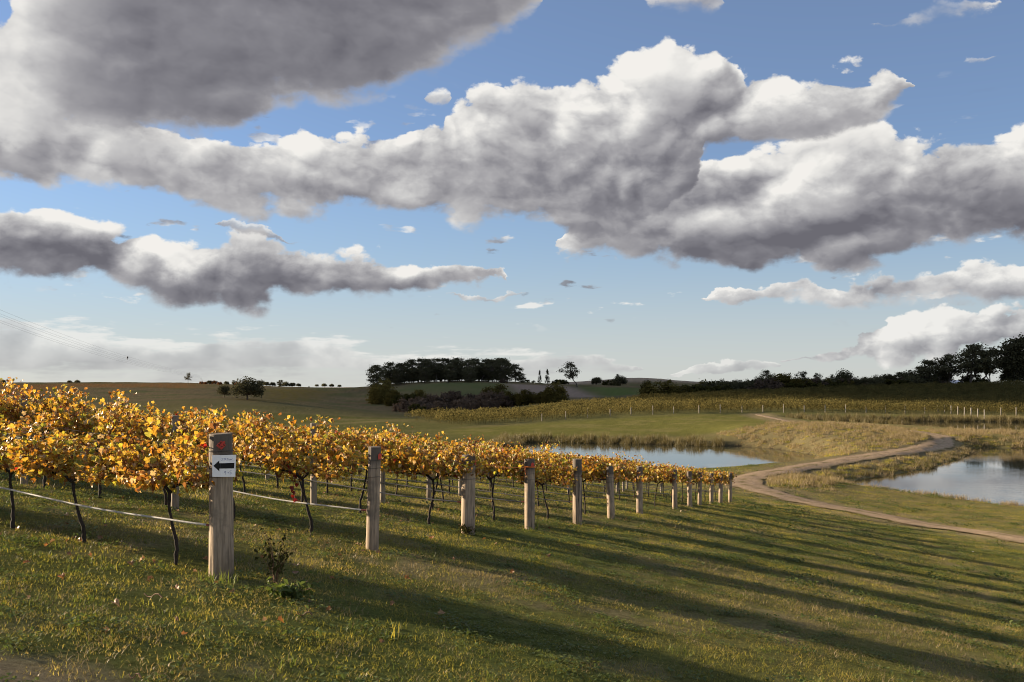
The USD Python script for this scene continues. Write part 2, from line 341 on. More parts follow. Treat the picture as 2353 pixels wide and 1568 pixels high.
_cp += [px(1700, 983, 141), px(1800, 975, 139), px(1900, 975, 138), px(2000, 980, 137), px(2090, 990, 134)]            # crest of the tan bank
_cp += [px(1350, 1004, 137), px(1500, 1003, 137), px(1650, 1000, 137), px(1500, 975, 165), px(1300, 985, 158), px(1150, 995, 150), px(1600, 960, 180)]
_cp += [px(1050, 982, 172), px(1200, 972, 180), px(1400, 960, 188), px(1600, 951, 193), px(1750, 948, 196), px(1950, 950, 196), px(2150, 951, 198), px(2353, 956, 198), px(2600, 962, 198)]
_cp += [px(2300, 1000, 125), px(2500, 1003, 125), px(2300, 1022, 118), px(2353, 997, 131)]
_cp += [px(900, 965, 205), px(1000, 962, 215), px(1150, 955, 232), px(1300, 938, 262), px(1500, 919, 312), px(1700, 907, 342), px(1900, 899, 362), px(2100, 892, 374), px(2353, 884, 384), px(2700, 862, 384)]
_cp += [px(1600, 938, 250), px(2000, 931, 265), px(2353, 926, 275), px(1300, 945, 225), px(2700, 915, 275)]
_cp += [px(1300, 942, 330), px(1500, 925, 380), px(1700, 908, 420), px(2000, 896, 430), px(2353, 884, 430), px(2700, 862, 430), px(2000, 893, 600), px(2353, 885, 600), px(1700, 900, 600)]
_cp += [px(1000, 958, 400), px(850, 950, 380), px(1150, 940, 440), px(1290, 920, 430), px(1000, 925, 540), px(1150, 908, 560), px(900, 915, 600), px(1290, 902, 540), px(1400, 905, 520)]
_cp += [px(800, 913, 640), px(870, 892, 700), px(940, 881, 720), px(1000, 877, 735), px(1100, 877, 735), px(1190, 879, 720), px(1260, 883, 680), px(1330, 886, 620), px(1400, 890, 580), px(1460, 897, 540)]
_cp += [px(1000, 884, 950), px(1190, 886, 900), px(1330, 892, 900), px(1500, 893, 800)]
_cp += [(-60, 250, -10), (-140, 260, -11), (-220, 300, -11), px(560, 915, 420), px(640, 925, 400), px(720, 930, 420), px(760, 908, 650), px(700, 905, 640), px(600, 900, 640), px(450, 900, 600), px(200, 905, 560), px(0, 905, 560)]
_cp += [px(0, 880, 900), px(200, 880, 920), px(400, 880, 920), px(470, 882, 900), px(540, 885, 900), px(620, 888, 880), px(720, 891, 900), px(800, 896, 940), px(-300, 878, 900), px(-800, 878, 900)]
_cp += [px(330, 890, 700), px(100, 892, 700), px(500, 893, 700)]
_cp += [px(100, 886, 1500), px(600, 889, 1500), px(800, 891, 1900)]
_cp += [px(1340, 882, 1500), px(1400, 872, 1700), px(1470, 868, 1750), px(1540, 873, 1750), px(1620, 879, 1700), px(1800, 886, 1700), px(2300, 886, 1700), px(1150, 886, 1700)]
_cp += [(X, Y, -6) for X, Y in ((-2000, 3000), (0, 3000), (2000, 3000), (-4000, 6500), (0, 6500), (4000, 6500), (-900, 200), (900, 200), (-1500, -500), (1500, -500), (0, -400), (0, -3000), (-6000, 0), (6000, 0))]
_cp = np.array(_cp, float)
def _squash(x, y):
    r = np.hypot(x, y) + 1e-9; k = 40 * np.log1p(r / 40) / r
    return np.stack([x * k, y * k], -1)
_rbf = RBFInterpolator(_squash(_cp[:, 0], _cp[:, 1]), _cp[:, 2], kernel='thin_plate_spline', smoothing=.02)
def pond_band(x, y, poly):
    """signed distance to a pond's shore, negative inside, only near it"""
    b = poly.bounds
    near = (x > b[0] - 14) & (x < b[2] + 14) & (y > b[1] - 14) & (y < b[3] + 14)
    d = np.full(np.shape(x), 99.0)
    if near.any():
        p = shapely.points(x[near], y[near])
        dd = shapely.distance(poly.exterior, p); ins = shapely.contains(poly, p)
        d[near] = np.where(ins, -dd, dd)
    return d
def height(x, y):
    x = np.atleast_1d(np.asarray(x, float)).ravel(); y = np.atleast_1d(np.asarray(y, float)).ravel()
    z = _rbf(_squash(x, y))
    r = np.hypot(x, y)
    n = meshkit.fbm(np.stack([x * .55, y * .55, 0 * x], -1), 3, 5) - .5
    z += n * np.interp(r, [0, 20, 60, 400], [.05, .06, .12, .2])
    z += (meshkit.fbm(np.stack([x * .03, y * .03, 0 * x + 9], -1), 3, 8) - .5) * np.interp(r, [0, 70, 200, 1000], [0, 0, .5, 2.0])
    for poly, lev in PONDS:
        d = pond_band(x, y, poly)
        wob = (meshkit.fbm(np.stack([x * .35, y * .35, 0 * x + 3], -1), 3, 2) - .5) * .9
        d = d + np.where(np.abs(d) < 12, wob, 0)
        z = np.where(d < 0, np.minimum(z, lev - .05 + np.maximum(d, -6) * .30), z)
        k = np.clip(d / 4.5, 0, 1); k = k * k * (3 - 2 * k)
        z = np.where((d >= 0) & (d < 4.5), (lev + .02 + np.minimum(d, 2.5) * .14) * (1 - k) + z * k, z)
    return z
def ground(x, y):
    return float(height([x], [y])[0])
def hit(x, y, lo=4.0, hi=3000.0):
    """where the ray through a pixel meets the land"""
    Y = np.geomspace(lo, hi, 700); r, v = (x - CX) / FX, (HY - y) / FX
    below = v * Y < height(r * Y, Y)
    k = int(np.argmax(below))
    if not below.any(): k = 699
    a, b = Y[max(k - 1, 0)], Y[k]
    f = np.linspace(a, b, 30); bb = v * f < height(r * f, f)
    Yh = f[int(np.argmax(bb))] if bb.any() else b
    return np.array([r * Yh, Yh])
def area(pts):
    return Polygon([hit(*p) for p in pts]).buffer(0)
def inside(poly, x, y, soft=0.0):
    b = poly.bounds; m = np.zeros(np.shape(x))
    near = (x > b[0] - soft) & (x < b[2] + soft) & (y > b[1] - soft) & (y < b[3] + soft)
    if near.any():
        p = shapely.points(x[near], y[near]); ins = shapely.contains(poly, p).astype(float)
        if soft > 0:
            d = shapely.distance(poly.exterior, p); ins = np.where(ins > 0, .5 + .5 * np.clip(d / soft, 0, 1), .5 - .5 * np.clip(d / soft, 0, 1))
        m[near] = ins
    return m

# the track's middle line, smoothed
_t = np.array(TRACK)[:, :2]
_u = np.concatenate([[0], np.cumsum(np.hypot(*np.diff(_t, axis=0).T))])
from scipy.interpolate import PchipInterpolator
_uu = np.linspace(0, _u[-1], 1300)
TRACK_XY = np.stack([PchipInterpolator(_u, _t[:, k])(_uu) for k in (0, 1)], 1)
TRACK_LINE = shapely.LineString(TRACK_XY)

# ---------------------------------------------------------------- the ground's sheet and its colours
_ang = np.concatenate([np.radians(np.linspace(-180, -36, 37))[:-1], np.radians(np.linspace(-36, -30, 25))[:-1], np.radians(np.linspace(-30, 30, 560)), np.radians(np.linspace(30, 36, 25))[1:], np.radians(np.linspace(36, 180, 37))[1:-1]])
_rad = np.concatenate([[0.6, 1.5, 2.6], np.geomspace(3.6, 60, 120), np.geomspace(60, 300, 150)[1:], np.geomspace(300, 1200, 60)[1:], np.geomspace(1200, 9000, 24)[1:]])
_na, _nr = len(_ang), len(_rad)
_RR, _AA = np.meshgrid(_rad, _ang, indexing='ij')
GX, GY = (_RR * np.sin(_AA)).ravel(), (_RR * np.cos(_AA)).ravel()
GZ = height(GX, GY)
_ctr = len(GX)
_v = np.vstack([np.stack([GX, GY, GZ], 1), [[0, 0, ground(0, 0)]]])
_i, _j = np.meshgrid(np.arange(_nr - 1), np.arange(_na), indexing='ij'); _jn = (_j + 1) % _na
_q = [(_i * _na + _j), (_i * _na + _jn), ((_i + 1) * _na + _jn), ((_i + 1) * _na + _j)]
_f = np.concatenate([np.stack([_q[0].ravel(), _q[1].ravel(), _q[2].ravel()], 1), np.stack([_q[0].ravel(), _q[2].ravel(), _q[3].ravel()], 1), np.stack([np.full(_na, _ctr), (np.arange(_na) + 1) % _na, np.arange(_na)], 1)])
_f = _f[:, ::-1]
if np.cross(_v[_f[5, 1]] - _v[_f[5, 0]], _v[_f[5, 2]] - _v[_f[5, 0]])[2] < 0: _f = _f[:, ::-1]

MEADOW = area([(1000, 990), (1200, 976), (1500, 958), (1730, 952), (1790, 966), (1720, 980), (1640, 996), (1400, 1001), (1200, 1003), (1050, 1000)])
HILLSIDE = Polygon([px(x, y, Y)[:2] for x, y, Y in [(930, 962, 205), (1050, 980, 174), (1200, 970, 182), (1400, 958, 190), (1600, 949, 195), (1950, 948, 198), (2353, 954, 200), (2600, 960, 200), (2750, 870, 375), (2353, 880, 372), (2100, 885, 362), (1900, 891, 352), (1700, 898, 335), (1500, 910, 305), (1300, 930, 256), (1100, 950, 222)]]).buffer(0)
BANK = area([(1640, 998), (1720, 982), (1850, 974), (2000, 978), (2110, 992), (2150, 1003), (2120, 1022), (2000, 1040), (1905, 1050), (1880, 1040), (1790, 1026), (1700, 1016)])
PLOUGHED = area([(1160, 882), (1310, 888), (1385, 912), (1330, 914), (1200, 910)])
GREEN_HILL = area([(900, 895), (960, 883), (1050, 879), (1160, 881), (1200, 905), (1000, 905), (920, 902)])
LEFT_VINES = area([(-300, 905), (-300, 881), (150, 881.5), (330, 881.5), (470, 883), (450, 892), (400, 893), (330, 890), (270, 892), (150, 888), (100, 905)])
LEFT_VINES_2 = area([(600, 905), (600, 893), (700, 895), (760, 900), (700, 920), (620, 925)])
GREEN_FIELD = area([(1345, 890), (1460, 894), (1490, 904), (1390, 911)])
def ground_colours(x, y):
    P3 = lambda s, o=0.0: np.stack([x * s, y * s, 0 * x + o], -1)
    r = np.hypot(x, y)
    n1, n2, n3 = meshkit.fbm(P3(.25), 4, 11), meshkit.fbm(P3(.045, 4), 4, 12), meshkit.fbm(P3(1.7, 2), 3, 13)
    c = np.array([.060, .061, .020])[None] * np.ones((len(x), 1))
    def blend(c, m, col): return c * (1 - m[:, None]) + np.asarray(col)[None] * m[:, None]
    c = blend(c, np.clip((n1 - .5) * 5, 0, 1) * .7, (.085, .075, .033))
    c = blend(c, np.clip((n3 - .58) * 6, 0, 1) * .6, (.095, .078, .045))
    c = blend(c, np.clip((.46 - n1) * 5, 0, 1) * .5, (.036, .050, .014))
    # bare, trodden ground towards the lower left
    bare = np.clip(1 - np.hypot((x + 3.1) / 1.1, (y - 5.6) / 1.0), 0, 1) ** .6
    c = blend(c, np.clip(bare * 1.4 * (n3 + .35), 0, .9), (.15, .115, .08))
    far = np.clip((r - 40) / 30, 0, 1)
    c = blend(c, far * .8, (.070, .068, .026))
    c = blend(c, far * np.clip((n2 - .48) * 6, 0, 1) * .7, (.105, .088, .042))
    c = blend(c, inside(MEADOW, x, y, 3) * .9, (.082, .080, .024))
    c = blend(c, inside(MEADOW, x, y, 3) * np.clip((n1 - .5) * 5, 0, 1) * .6, (.115, .100, .040))
    c = blend(c, inside(BANK, x, y, 3), (.092, .078, .042))
    hill = np.clip((r - 330) / 120, 0, 1)
    c = blend(c, hill * .9, (.100, .078, .046))
    c = blend(c, hill * np.clip((n3 - .5) * 5, 0, 1) * .5, (.050, .042, .026))
    c = blend(c, hill * np.clip((n2 - .5) * 7, 0, 1) * .8, (.058, .062, .028))
    c = blend(c, inside(HILLSIDE, x, y, 6), (.075, .070, .028))
    c = blend(c, inside(GREEN_HILL, x, y, 15) * .7, (.066, .076, .032))
    c = blend(c, inside(PLOUGHED, x, y, 5), (.150, .118, .094))
    c = blend(c, inside(GREEN_FIELD, x, y, 8), (.060, .078, .028))
    stripe = .5 + .5 * np.sin((x * .8 + y * .6) * 1.1)
    c = blend(c, inside(LEFT_VINES, x, y, 12) * (.72 + .28 * stripe), (.118, .066, .028))
    c = blend(c, inside(LEFT_VINES_2, x, y, 12) * (.6 + .4 * stripe), (.090, .070, .024))
    c = blend(c, np.clip((r - 1300) / 300, 0, 1) * (y > 0), (.20, .158, .118))  # pale far hills, with the lightening of haze put into their colour
    d = np.full(len(x), 99.0); near = (r < 230) & (r > 15) & (y > 0)
    d[near] = shapely.distance(TRACK_LINE, shapely.points(x[near], y[near]))
    c = blend(c, np.clip(1.6 - d / 2.6, 0, 1) * .75, (.125, .100, .062))
    for poly, lev in PONDS:
        p = pond_band(x, y, poly)
        c = blend(c, np.clip(1 - np.abs(p - .8) / 3.0, 0, 1) * .7, (.085, .070, .040))
        c = blend(c, (p < .05).astype(float), (.035, .028, .018))
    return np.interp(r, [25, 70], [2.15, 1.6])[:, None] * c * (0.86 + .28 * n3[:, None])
def tinted(path, attr, rough=.9, spec=.2, bump=.03, scale=14.0, fine=60.0, amount=.55):
    G = Graph()
    P = G.add('geometry', 'position')
    a = G.add('attribute', 'color', attribute=attr)
    n = G.add('noise_texture', 'fac', vector=P, scale=scale, detail=6.0, roughness=.65)
    m = G.add('noise_texture', 'fac', vector=P, scale=fine, detail=4.0, roughness=.7)
    k = G.rng(G.m('add', G.m('multiply', n, .6), G.m('multiply', m, .4)), .32, .68, 1 - amount, 1 + amount, t='linear')
    col = G.add('vector_math', 'vector', math_type='scale', vector1=a, scale=k)
    b = G.add('bump', 'normal', height=m, strength=.8, distance=bump)
    p = G.add('diffuse_bsdf', 'BSDF', color=col, roughness=rough, normal=b)
    return G.make(path, surface=p)
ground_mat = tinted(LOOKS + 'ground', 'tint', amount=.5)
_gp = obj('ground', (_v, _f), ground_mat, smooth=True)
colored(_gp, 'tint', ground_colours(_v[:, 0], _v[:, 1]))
tag(_gp, kind='structure')

# gravel track, a sheet that follows the land
_gp_tree = None
def draped_strip(line, half, lift, cross=17):
    d = np.gradient(line, axis=0); d /= np.linalg.norm(d, axis=1, keepdims=True); n = np.stack([d[:, 1], -d[:, 0]], 1)
    u = np.linspace(-1, 1, cross)
    h = half[:, None] * u[None]
    wob = 1 + .18 * (meshkit.noise(np.stack([np.arange(len(line))[:, None] * .12 + 0 * u, np.sign(u)[None] * 3 + 0 * h, 0 * h], -1), 4) - .5) * 2
    P = line[:, None] + n[:, None] * (h * np.where(np.abs(u) > .8, wob, 1))[..., None]
    z = height(P[..., 0], P[..., 1]).reshape(P.shape[:2])
    lf = lift * (1 - .0 * np.abs(u)) + .05 * (1 - u ** 2)
    v = np.concatenate([P, (z + lf)[..., None]], -1).reshape(-1, 3)
    i, j = np.meshgrid(np.arange(len(line) - 1), np.arange(cross - 1), indexing='ij'); q = (i * cross + j).ravel()
    f = np.concatenate([np.stack([q, q + 1, q + cross + 1], 1), np.stack([q, q + cross + 1, q + cross], 1)])
    if np.cross(v[f[0, 1]] - v[f[0, 0]], v[f[0, 2]] - v[f[0, 0]])[2] < 0: f = f[:, ::-1]
    return v, f, np.tile(u, len(line))
_half = np.interp(np.linspace(0, 1, 1300), [0, .35, .5, .72, .8, 1], [1.25, 1.2, 1.25, 1.25, .9, .6])
_tv, _tf, _tu = draped_strip(TRACK_XY, _half, .05)
def track_colours(v, u):
    n = meshkit.fbm(v * [.9, .9, 0] + [0, 0, 5], 4, 3); m = meshkit.fbm(v * [3.1, 3.1, 0], 3, 6)
    c = np.array([.30, .228, .160])[None] * (.75 + .5 * m[:, None])
    grass = np.clip(np.clip((np.abs(u) - .72) * 3.2, 0, 1) + np.clip(.30 - np.abs(u), 0, 1) * 3.6 * np.clip((n - .45) * 6, 0, 1), 0, 1) * np.clip((m - .30) * 4, 0, 1)
    return c * (1 - grass[:, None]) + np.array([.13, .115, .052])[None] * grass[:, None]
_tp = obj('track', (_tv, _tf), tinted(LOOKS + 'gravel', 'tint', amount=.42, scale=9.0, fine=34.0, bump=.05), smooth=True)
colored(_tp, 'tint', track_colours(_tv, _tu)); tag(_tp, kind='structure')

# water
def water_mat():
    G = Graph()
    P = G.add('geometry', 'position')
    q = G.add('mapping', 'vector', mapping_type='point', vector=P, scale=(.6, 1.6, 1))
    n = G.add('noise_texture', 'fac', vector=q, scale=1.2, detail=4.0, roughness=.55)
    big = G.add('noise_texture', 'fac', vector=P, scale=.06, detail=2.0)
    b = G.add('bump', 'normal', height=n, strength=G.rng(big, .40, .62, .05, .32), distance=.020)
    p = G.add('principled_bsdf', 'BSDF', base_color=(.018, .018, .011), roughness=.03, ior=1.33, specular_ior_level=.5, normal=b)
    return G.make(LOOKS + 'water', surface=p)
WATER = water_mat()
for (poly, lev), nm in zip(PONDS, ('pond_water', 'pond_water', 'pond_water')):
    big = poly.buffer(2.2)
    v2, f2 = trimesh.creation.triangulate_polygon(big, engine='earcut')
    v3 = np.concatenate([v2, np.full((len(v2), 1), lev)], 1)
    if np.cross(v3[f2[0, 1]] - v3[f2[0, 0]], v3[f2[0, 2]] - v3[f2[0, 0]])[2] < 0: f2 = f2[:, ::-1]
    tag(obj(nm, (v3, f2), WATER), kind='structure')
# ---------------------------------------------------------------- the cumulus that shades the hills, up-sun of them
def shading_cloud():
    rng = np.random.default_rng(5)
    foot = Polygon([(-150, 480), (-60, 330), (70, 262), (150, 205), (215, 186), (330, 172), (600, 160), (1000, 200), (1000, 900), (700, 1500), (300, 2300), (-260, 2500), (-190, 1300), (-190, 700)])
    H = 800.0
    shift = S / S[2] * (H + 5)
    step = 55.0
    b = foot.bounds
    parts = []
    base = trimesh.creation.icosphere(1, 1.0)
    for x in np.arange(b[0], b[2], step * 1.25):
        for y in np.arange(b[1], b[3], step * 2.2):
            p = Point(x + rng.uniform(-20, 20), y + rng.uniform(-30, 30))
            d = foot.exterior.distance(p) if foot.contains(p) else -1
            if d < 8: continue
            r = min(max(d, 24.0), 95.0) * rng.uniform(.85, 1.15)
            parts.append((np.array(base.vertices) * [r, r * 1.5, r * .30] + [p.x, p.y, 0] + shift + [0, 0, rng.uniform(0, 14)], base.faces))
    return join(parts)
_c = Graph()
_cm = _c.make(LOOKS + 'cloud', surface=_c.add('mix_closure', 'closure', fac=.68, closure1=_c.add('diffuse_bsdf', 'BSDF', color=(.85, .85, .85)), closure2=_c.add('transparent_bsdf', 'BSDF', color=(1, 1, 1))))
tag(obj('sky_cloud', shading_cloud(), _cm, smooth=True), kind='structure')
# ---------------------------------------------------------------- materials of the vineyard
def wood_mat(name, pale, dark, top_dark=.0):
    G = Graph()
    T = G.add('texture_coordinate', 'object')
    I = G.add('object_info', 'random')
    q0 = G.add('vector_math', 'vector', math_type='add', vector1=T, vector2=G.add('combine_xyz', 'vector', x=G.m('multiply', I, 17.0), y=G.m('multiply', I, 9.0), z=0.0))
    q = G.add('mapping', 'vector', mapping_type='point', vector=q0, scale=(1, 1, .055))
    n = G.add('noise_texture', 'fac', vector=q, scale=46.0, detail=7.0, roughness=.66)
    c = G.add('noise_texture', 'fac', vector=q, scale=17.0, detail=4.0, roughness=.6)
    blot = G.add('noise_texture', 'fac', vector=q0, scale=5.0, detail=4.0, roughness=.6)
    z = G.add('separate_xyz', 'z', vector=T)
    col = G.ramp(n, [(.30, dark), (.45, tuple(.5 * a + .5 * b for a, b in zip(pale, dark))), (.58, pale), (.8, tuple(min(1, 1.18 * a) for a in pale))])
    col = G.mixc(G.rng(c, .40, .335), col, (.030, .024, .019))
    col = G.mixc(G.m('multiply', G.rng(blot, .48, .70), .55), col, (.105, .088, .072))
    cap = G.m('multiply', G.rng(z, 1.02, 1.16), top_dark)
    col = G.mixc(cap, col, (.085, .070, .060))
    col = G.mixc(G.m('multiply', G.rng(z, .42, .02), .35), col, (.12, .085, .055))
    b = G.add('bump', 'normal', height=G.m('add', n, G.rng(c, .46, .33, 0, -1.2)), strength=.7, distance=.006)
    p = G.add('principled_bsdf', 'BSDF', base_color=col, roughness=.82, specular_ior_level=.25, normal=b)
    return G.make(LOOKS + name, surface=p)
def plain(name, col, rough=.6, spec=.4, metal=0.0, vary=.25, scale=30.0):
    G = Graph()
    P = G.add('geometry', 'position')
    n = G.add('noise_texture', 'fac', vector=P, scale=scale, detail=4.0)
    c = G.add('vector_math', 'vector', math_type='scale', vector1=G.add('color', 'color', value=col), scale=G.rng(n, .3, .7, 1 - vary, 1 + vary, t='linear'))
    p = G.add('principled_bsdf', 'BSDF', base_color=c, roughness=rough, specular_ior_level=spec, metallic=metal)
    return G.make(LOOKS + name, surface=p)
POST_WOOD = wood_mat('post_wood', (.34, .265, .195), (.12, .09, .066), .92)
LINE_WOOD = wood_mat('line_post_wood', (.25, .215, .175), (.115, .095, .075), .3)
WIRE_DARK = plain('dark_wire', (.035, .032, .030), .55, .4)
PIPE_GLINT = plain('pipe_painted_glint', (.40, .39, .37), .35, .6)  # sun glint along the first two pipes, painted in as pale grey
PIPE = plain('irrigation_pipe', (.055, .055, .058), .32, .9)
TAG_RED = plain('red_plastic', (.42, .030, .022), .45, .4)
TAG_INK = plain('black_ink', (.012, .012, .012), .7, .2)
PAPER = plain('white_paper', (.80, .79, .80), .7, .2, vary=.03)
BLUE_INK = plain('blue_ink', (.045, .075, .30), .6, .2)
TWINE_DULL = plain('faded_tie', (.20, .06, .05), .7, .2)
TWINE = plain('orange_twine', (.62, .17, .035), .6, .3)

# ---------------------------------------------------------------- end posts
POST_S = [0, 3.15, 6.4, 9.49, 12.8, 15.86, 19.2, 24.7, 27.7, 30.0, 33.1, 35.9, 39.2]
POST_H = [1.40, 1.31, 1.25, 1.31, 1.43, 1.29, 1.32, 1.31, 1.27, 1.25, 1.27, 1.31, 1.38]
POST_R = [.117, .082, .112, .098, .102, .092, .088, .085, .092, .078, .080, .088, .088]
POST_LEAN = [(-.005, 0), (.026, .01), (.012, 0), (0, 0), (-.004, 0), (-.022, 0), (.0, 0), (-.008, 0), (-.012, 0), (.02, 0), (.01, 0), (.016, 0), (.012, 0)]
def nth(i):
    ones = ['first', 'second', 'third', 'fourth', 'fifth', 'sixth', 'seventh', 'eighth', 'ninth', 'tenth', 'eleventh', 'twelfth', 'thirteenth', 'fourteenth', 'fifteenth', 'sixteenth', 'seventeenth', 'eighteenth', 'nineteenth']
    if i < 19: return ones[i]
    t, o = divmod(i + 1, 10)
    return (['twentieth', 'thirtieth', 'fortieth', 'fiftieth', 'sixtieth'] if o == 0 else ['twenty-', 'thirty-', 'forty-', 'fifty-', 'sixty-'])[t - 2] + (ones[o - 1] if o else '')
ORD = ['first', 'second', 'third', 'fourth', 'fifth', 'sixth', 'seventh', 'eighth', 'ninth', 'tenth', 'eleventh', 'twelfth', 'thirteenth', 'fourteenth', 'fifteenth', 'sixteenth', 'seventeenth', 'eighteenth', 'nineteenth', 'twentieth', 'twenty-first', 'twenty-second', 'twenty-third', 'twenty-fourth', 'twenty-fifth']
def post_mesh(r, h, seed, below=.15, sides=28, rings=26):
    z = np.concatenate([np.linspace(-below, h - .012, rings), [h - .003, h]])
    rr = np.concatenate([np.full(rings, 1.0), [.985, .95]]) * r
    a = np.arange(sides) * 2 * np.pi / sides
    v = np.stack([rr[:, None] * np.cos(a)[None], rr[:, None] * np.sin(a)[None], z[:, None] + 0 * a[None]], -1)
    n = meshkit.fbm(np.stack([np.cos(a)[None] * 3 + 0 * z[:, None] + seed, np.sin(a)[None] * 3 + 0 * z[:, None], z[:, None] * .9 + 0 * a[None]], -1), 4, seed) - .5
    k = meshkit.noise(np.stack([np.cos(a)[None] * 5 + 0 * z[:, None] + seed, np.sin(a)[None] * 5 + 0 * z[:, None], z[:, None] * 1.4 + 0 * a[None]], -1), seed + 3)
    crack = np.clip((k - .80) * 5, 0, 1) * -.05
    bulge = .03 * np.sin(z * 2.1 + seed)[:, None] - .03 * (z / h)[:, None]
    v[..., :2] *= (1 + n * .09 + crack + bulge)[..., None]
    v[-2:, :, 2] += (v[-2:, :, 0] * ((seed * 37 % 11) - 5) * .012 + v[-2:, :, 1] * .03)
    V = v.reshape(-1, 3); N = len(z); f = []
    i, j = np.meshgrid(np.arange(N - 1), np.arange(sides), indexing='ij'); jn = (j + 1) % sides
    q = [(i * sides + j).ravel(), (i * sides + jn).ravel(), ((i + 1) * sides + jn).ravel(), ((i + 1) * sides + j).ravel()]
    f = np.concatenate([np.stack([q[0], q[1], q[2]], 1), np.stack([q[0], q[2], q[3]], 1)])
    c = len(V); V = np.vstack([V, V[-sides:].mean(0)])
    f = np.vstack([f, np.stack([(N - 1) * sides + np.arange(sides), (N - 1) * sides + (np.arange(sides) + 1) % sides, np.full(sides, c)], 1)])
    return V, f
def ring_mesh(r, z, minor=.0028, tilt=0.0, n=26):
    a = np.linspace(0, 2 * np.pi, n)
    return tube(np.stack([r * np.cos(a), r * np.sin(a), z + tilt * np.cos(a)], 1), minor, 4, cap=False)
def lean_matrix(l):
    m = np.eye(3); m[0, 2], m[1, 2] = l; return m
POST_XY = [A0 + HEAD * s for s in POST_S]
POSTS = []
for k in range(13):
    x, y = POST_XY[k]; z = ground(x, y)
    lab = ['thick weathered grey timber end post carrying the white paper sign', 'slim split grey timber end post leaning right, second from the paper sign', 'thick grey timber end post with orange twine running from its top to the right', 'grey timber end post with orange twine knotted round its top'][k] if k < 4 else f'weathered round timber row end post, {ORD[k]} along the headland from the paper sign'
    t = thing('end_post', lab, 'post', (x, y, z), group='timber posts at the ends of the vine rows')
    L = lean_matrix(POST_LEAN[k])
    V, F = post_mesh(POST_R[k], POST_H[k], k + 2)
    obj('shaft', (V @ L.T, F), POST_WOOD, t, smooth=50)
    for zz in ([1.232, 1.07, .985] if k == 0 else [POST_H[k] - .17, POST_H[k] - .27, POST_H[k] - .38][: 3 if k < 6 else 2]):
        v, f = ring_mesh(POST_R[k] * (1.0 - .03 * zz / POST_H[k]) + .003, zz, .0026 if k < 4 else .004, tilt=.004)
        obj('wire_band', (v @ L.T, f), WIRE_DARK, t)
    POSTS.append((x, y, z, t, L))

# small red row tags nailed near the tops
def tag_plate(w, h, nub=True):
    pts = [(-w / 2, -h / 2), (w / 2, -h / 2), (w / 2, h / 2 * .75), (w * .18, h / 2 * .8), (w * .12, h / 2 * 1.25), (-w * .12, h / 2 * 1.25), (-w * .18, h / 2 * .8), (-w / 2, h / 2 * .75)]
    m = trimesh.creation.extrude_polygon(Polygon(pts), .003, engine='earcut'); return np.array(m.vertices), np.array(m.faces)
def on_post(v, facing, roll, r, z, L):
    """carries a flat piece (x right, y up, z out) onto a post's side"""
    c, s = math.cos(roll), math.sin(roll)
    v = np.asarray(v) @ np.array([[c, s, 0], [-s, c, 0], [0, 0, 1]])
    out = np.array([math.cos(facing), math.sin(facing), 0]); right = np.array([-out[1], out[0], 0]); up = np.array([0, 0, 1.0])
    w = v[:, :1] * right + v[:, 1:2] * up + v[:, 2:] * out + out * r + up * z
    return w @ L.T
for k, (roll, turn, size) in {0: (-.75, .05, .072), 1: (0.0, .85, .075), 2: (0.0, 1.15, .07), 3: (0.0, .55, .075)}.items():
    x, y, z, t, L = POSTS[k]
    face = math.atan2(-y, -x) + turn
    v, f = tag_plate(size * .86, size)
    zt = POST_H[k] - (.105 if k == 0 else .10 if k == 3 else .12)
    obj('row_tag', (on_post(v, face, roll, POST_R[k] + .004, zt, L), f), TAG_RED, t)
    if k == 0:
        tm = meshkit.text_mesh('17', .036, .001)
        tv = np.array(tm.vertices) - [tm.bounds[:, 0].mean(), tm.bounds[:, 1].mean(), 0] + [0, 0, .0032]
        obj('row_number', (on_post(tv, face, roll, POST_R[k] + .004, zt, L), tm.faces), TAG_INK, t)

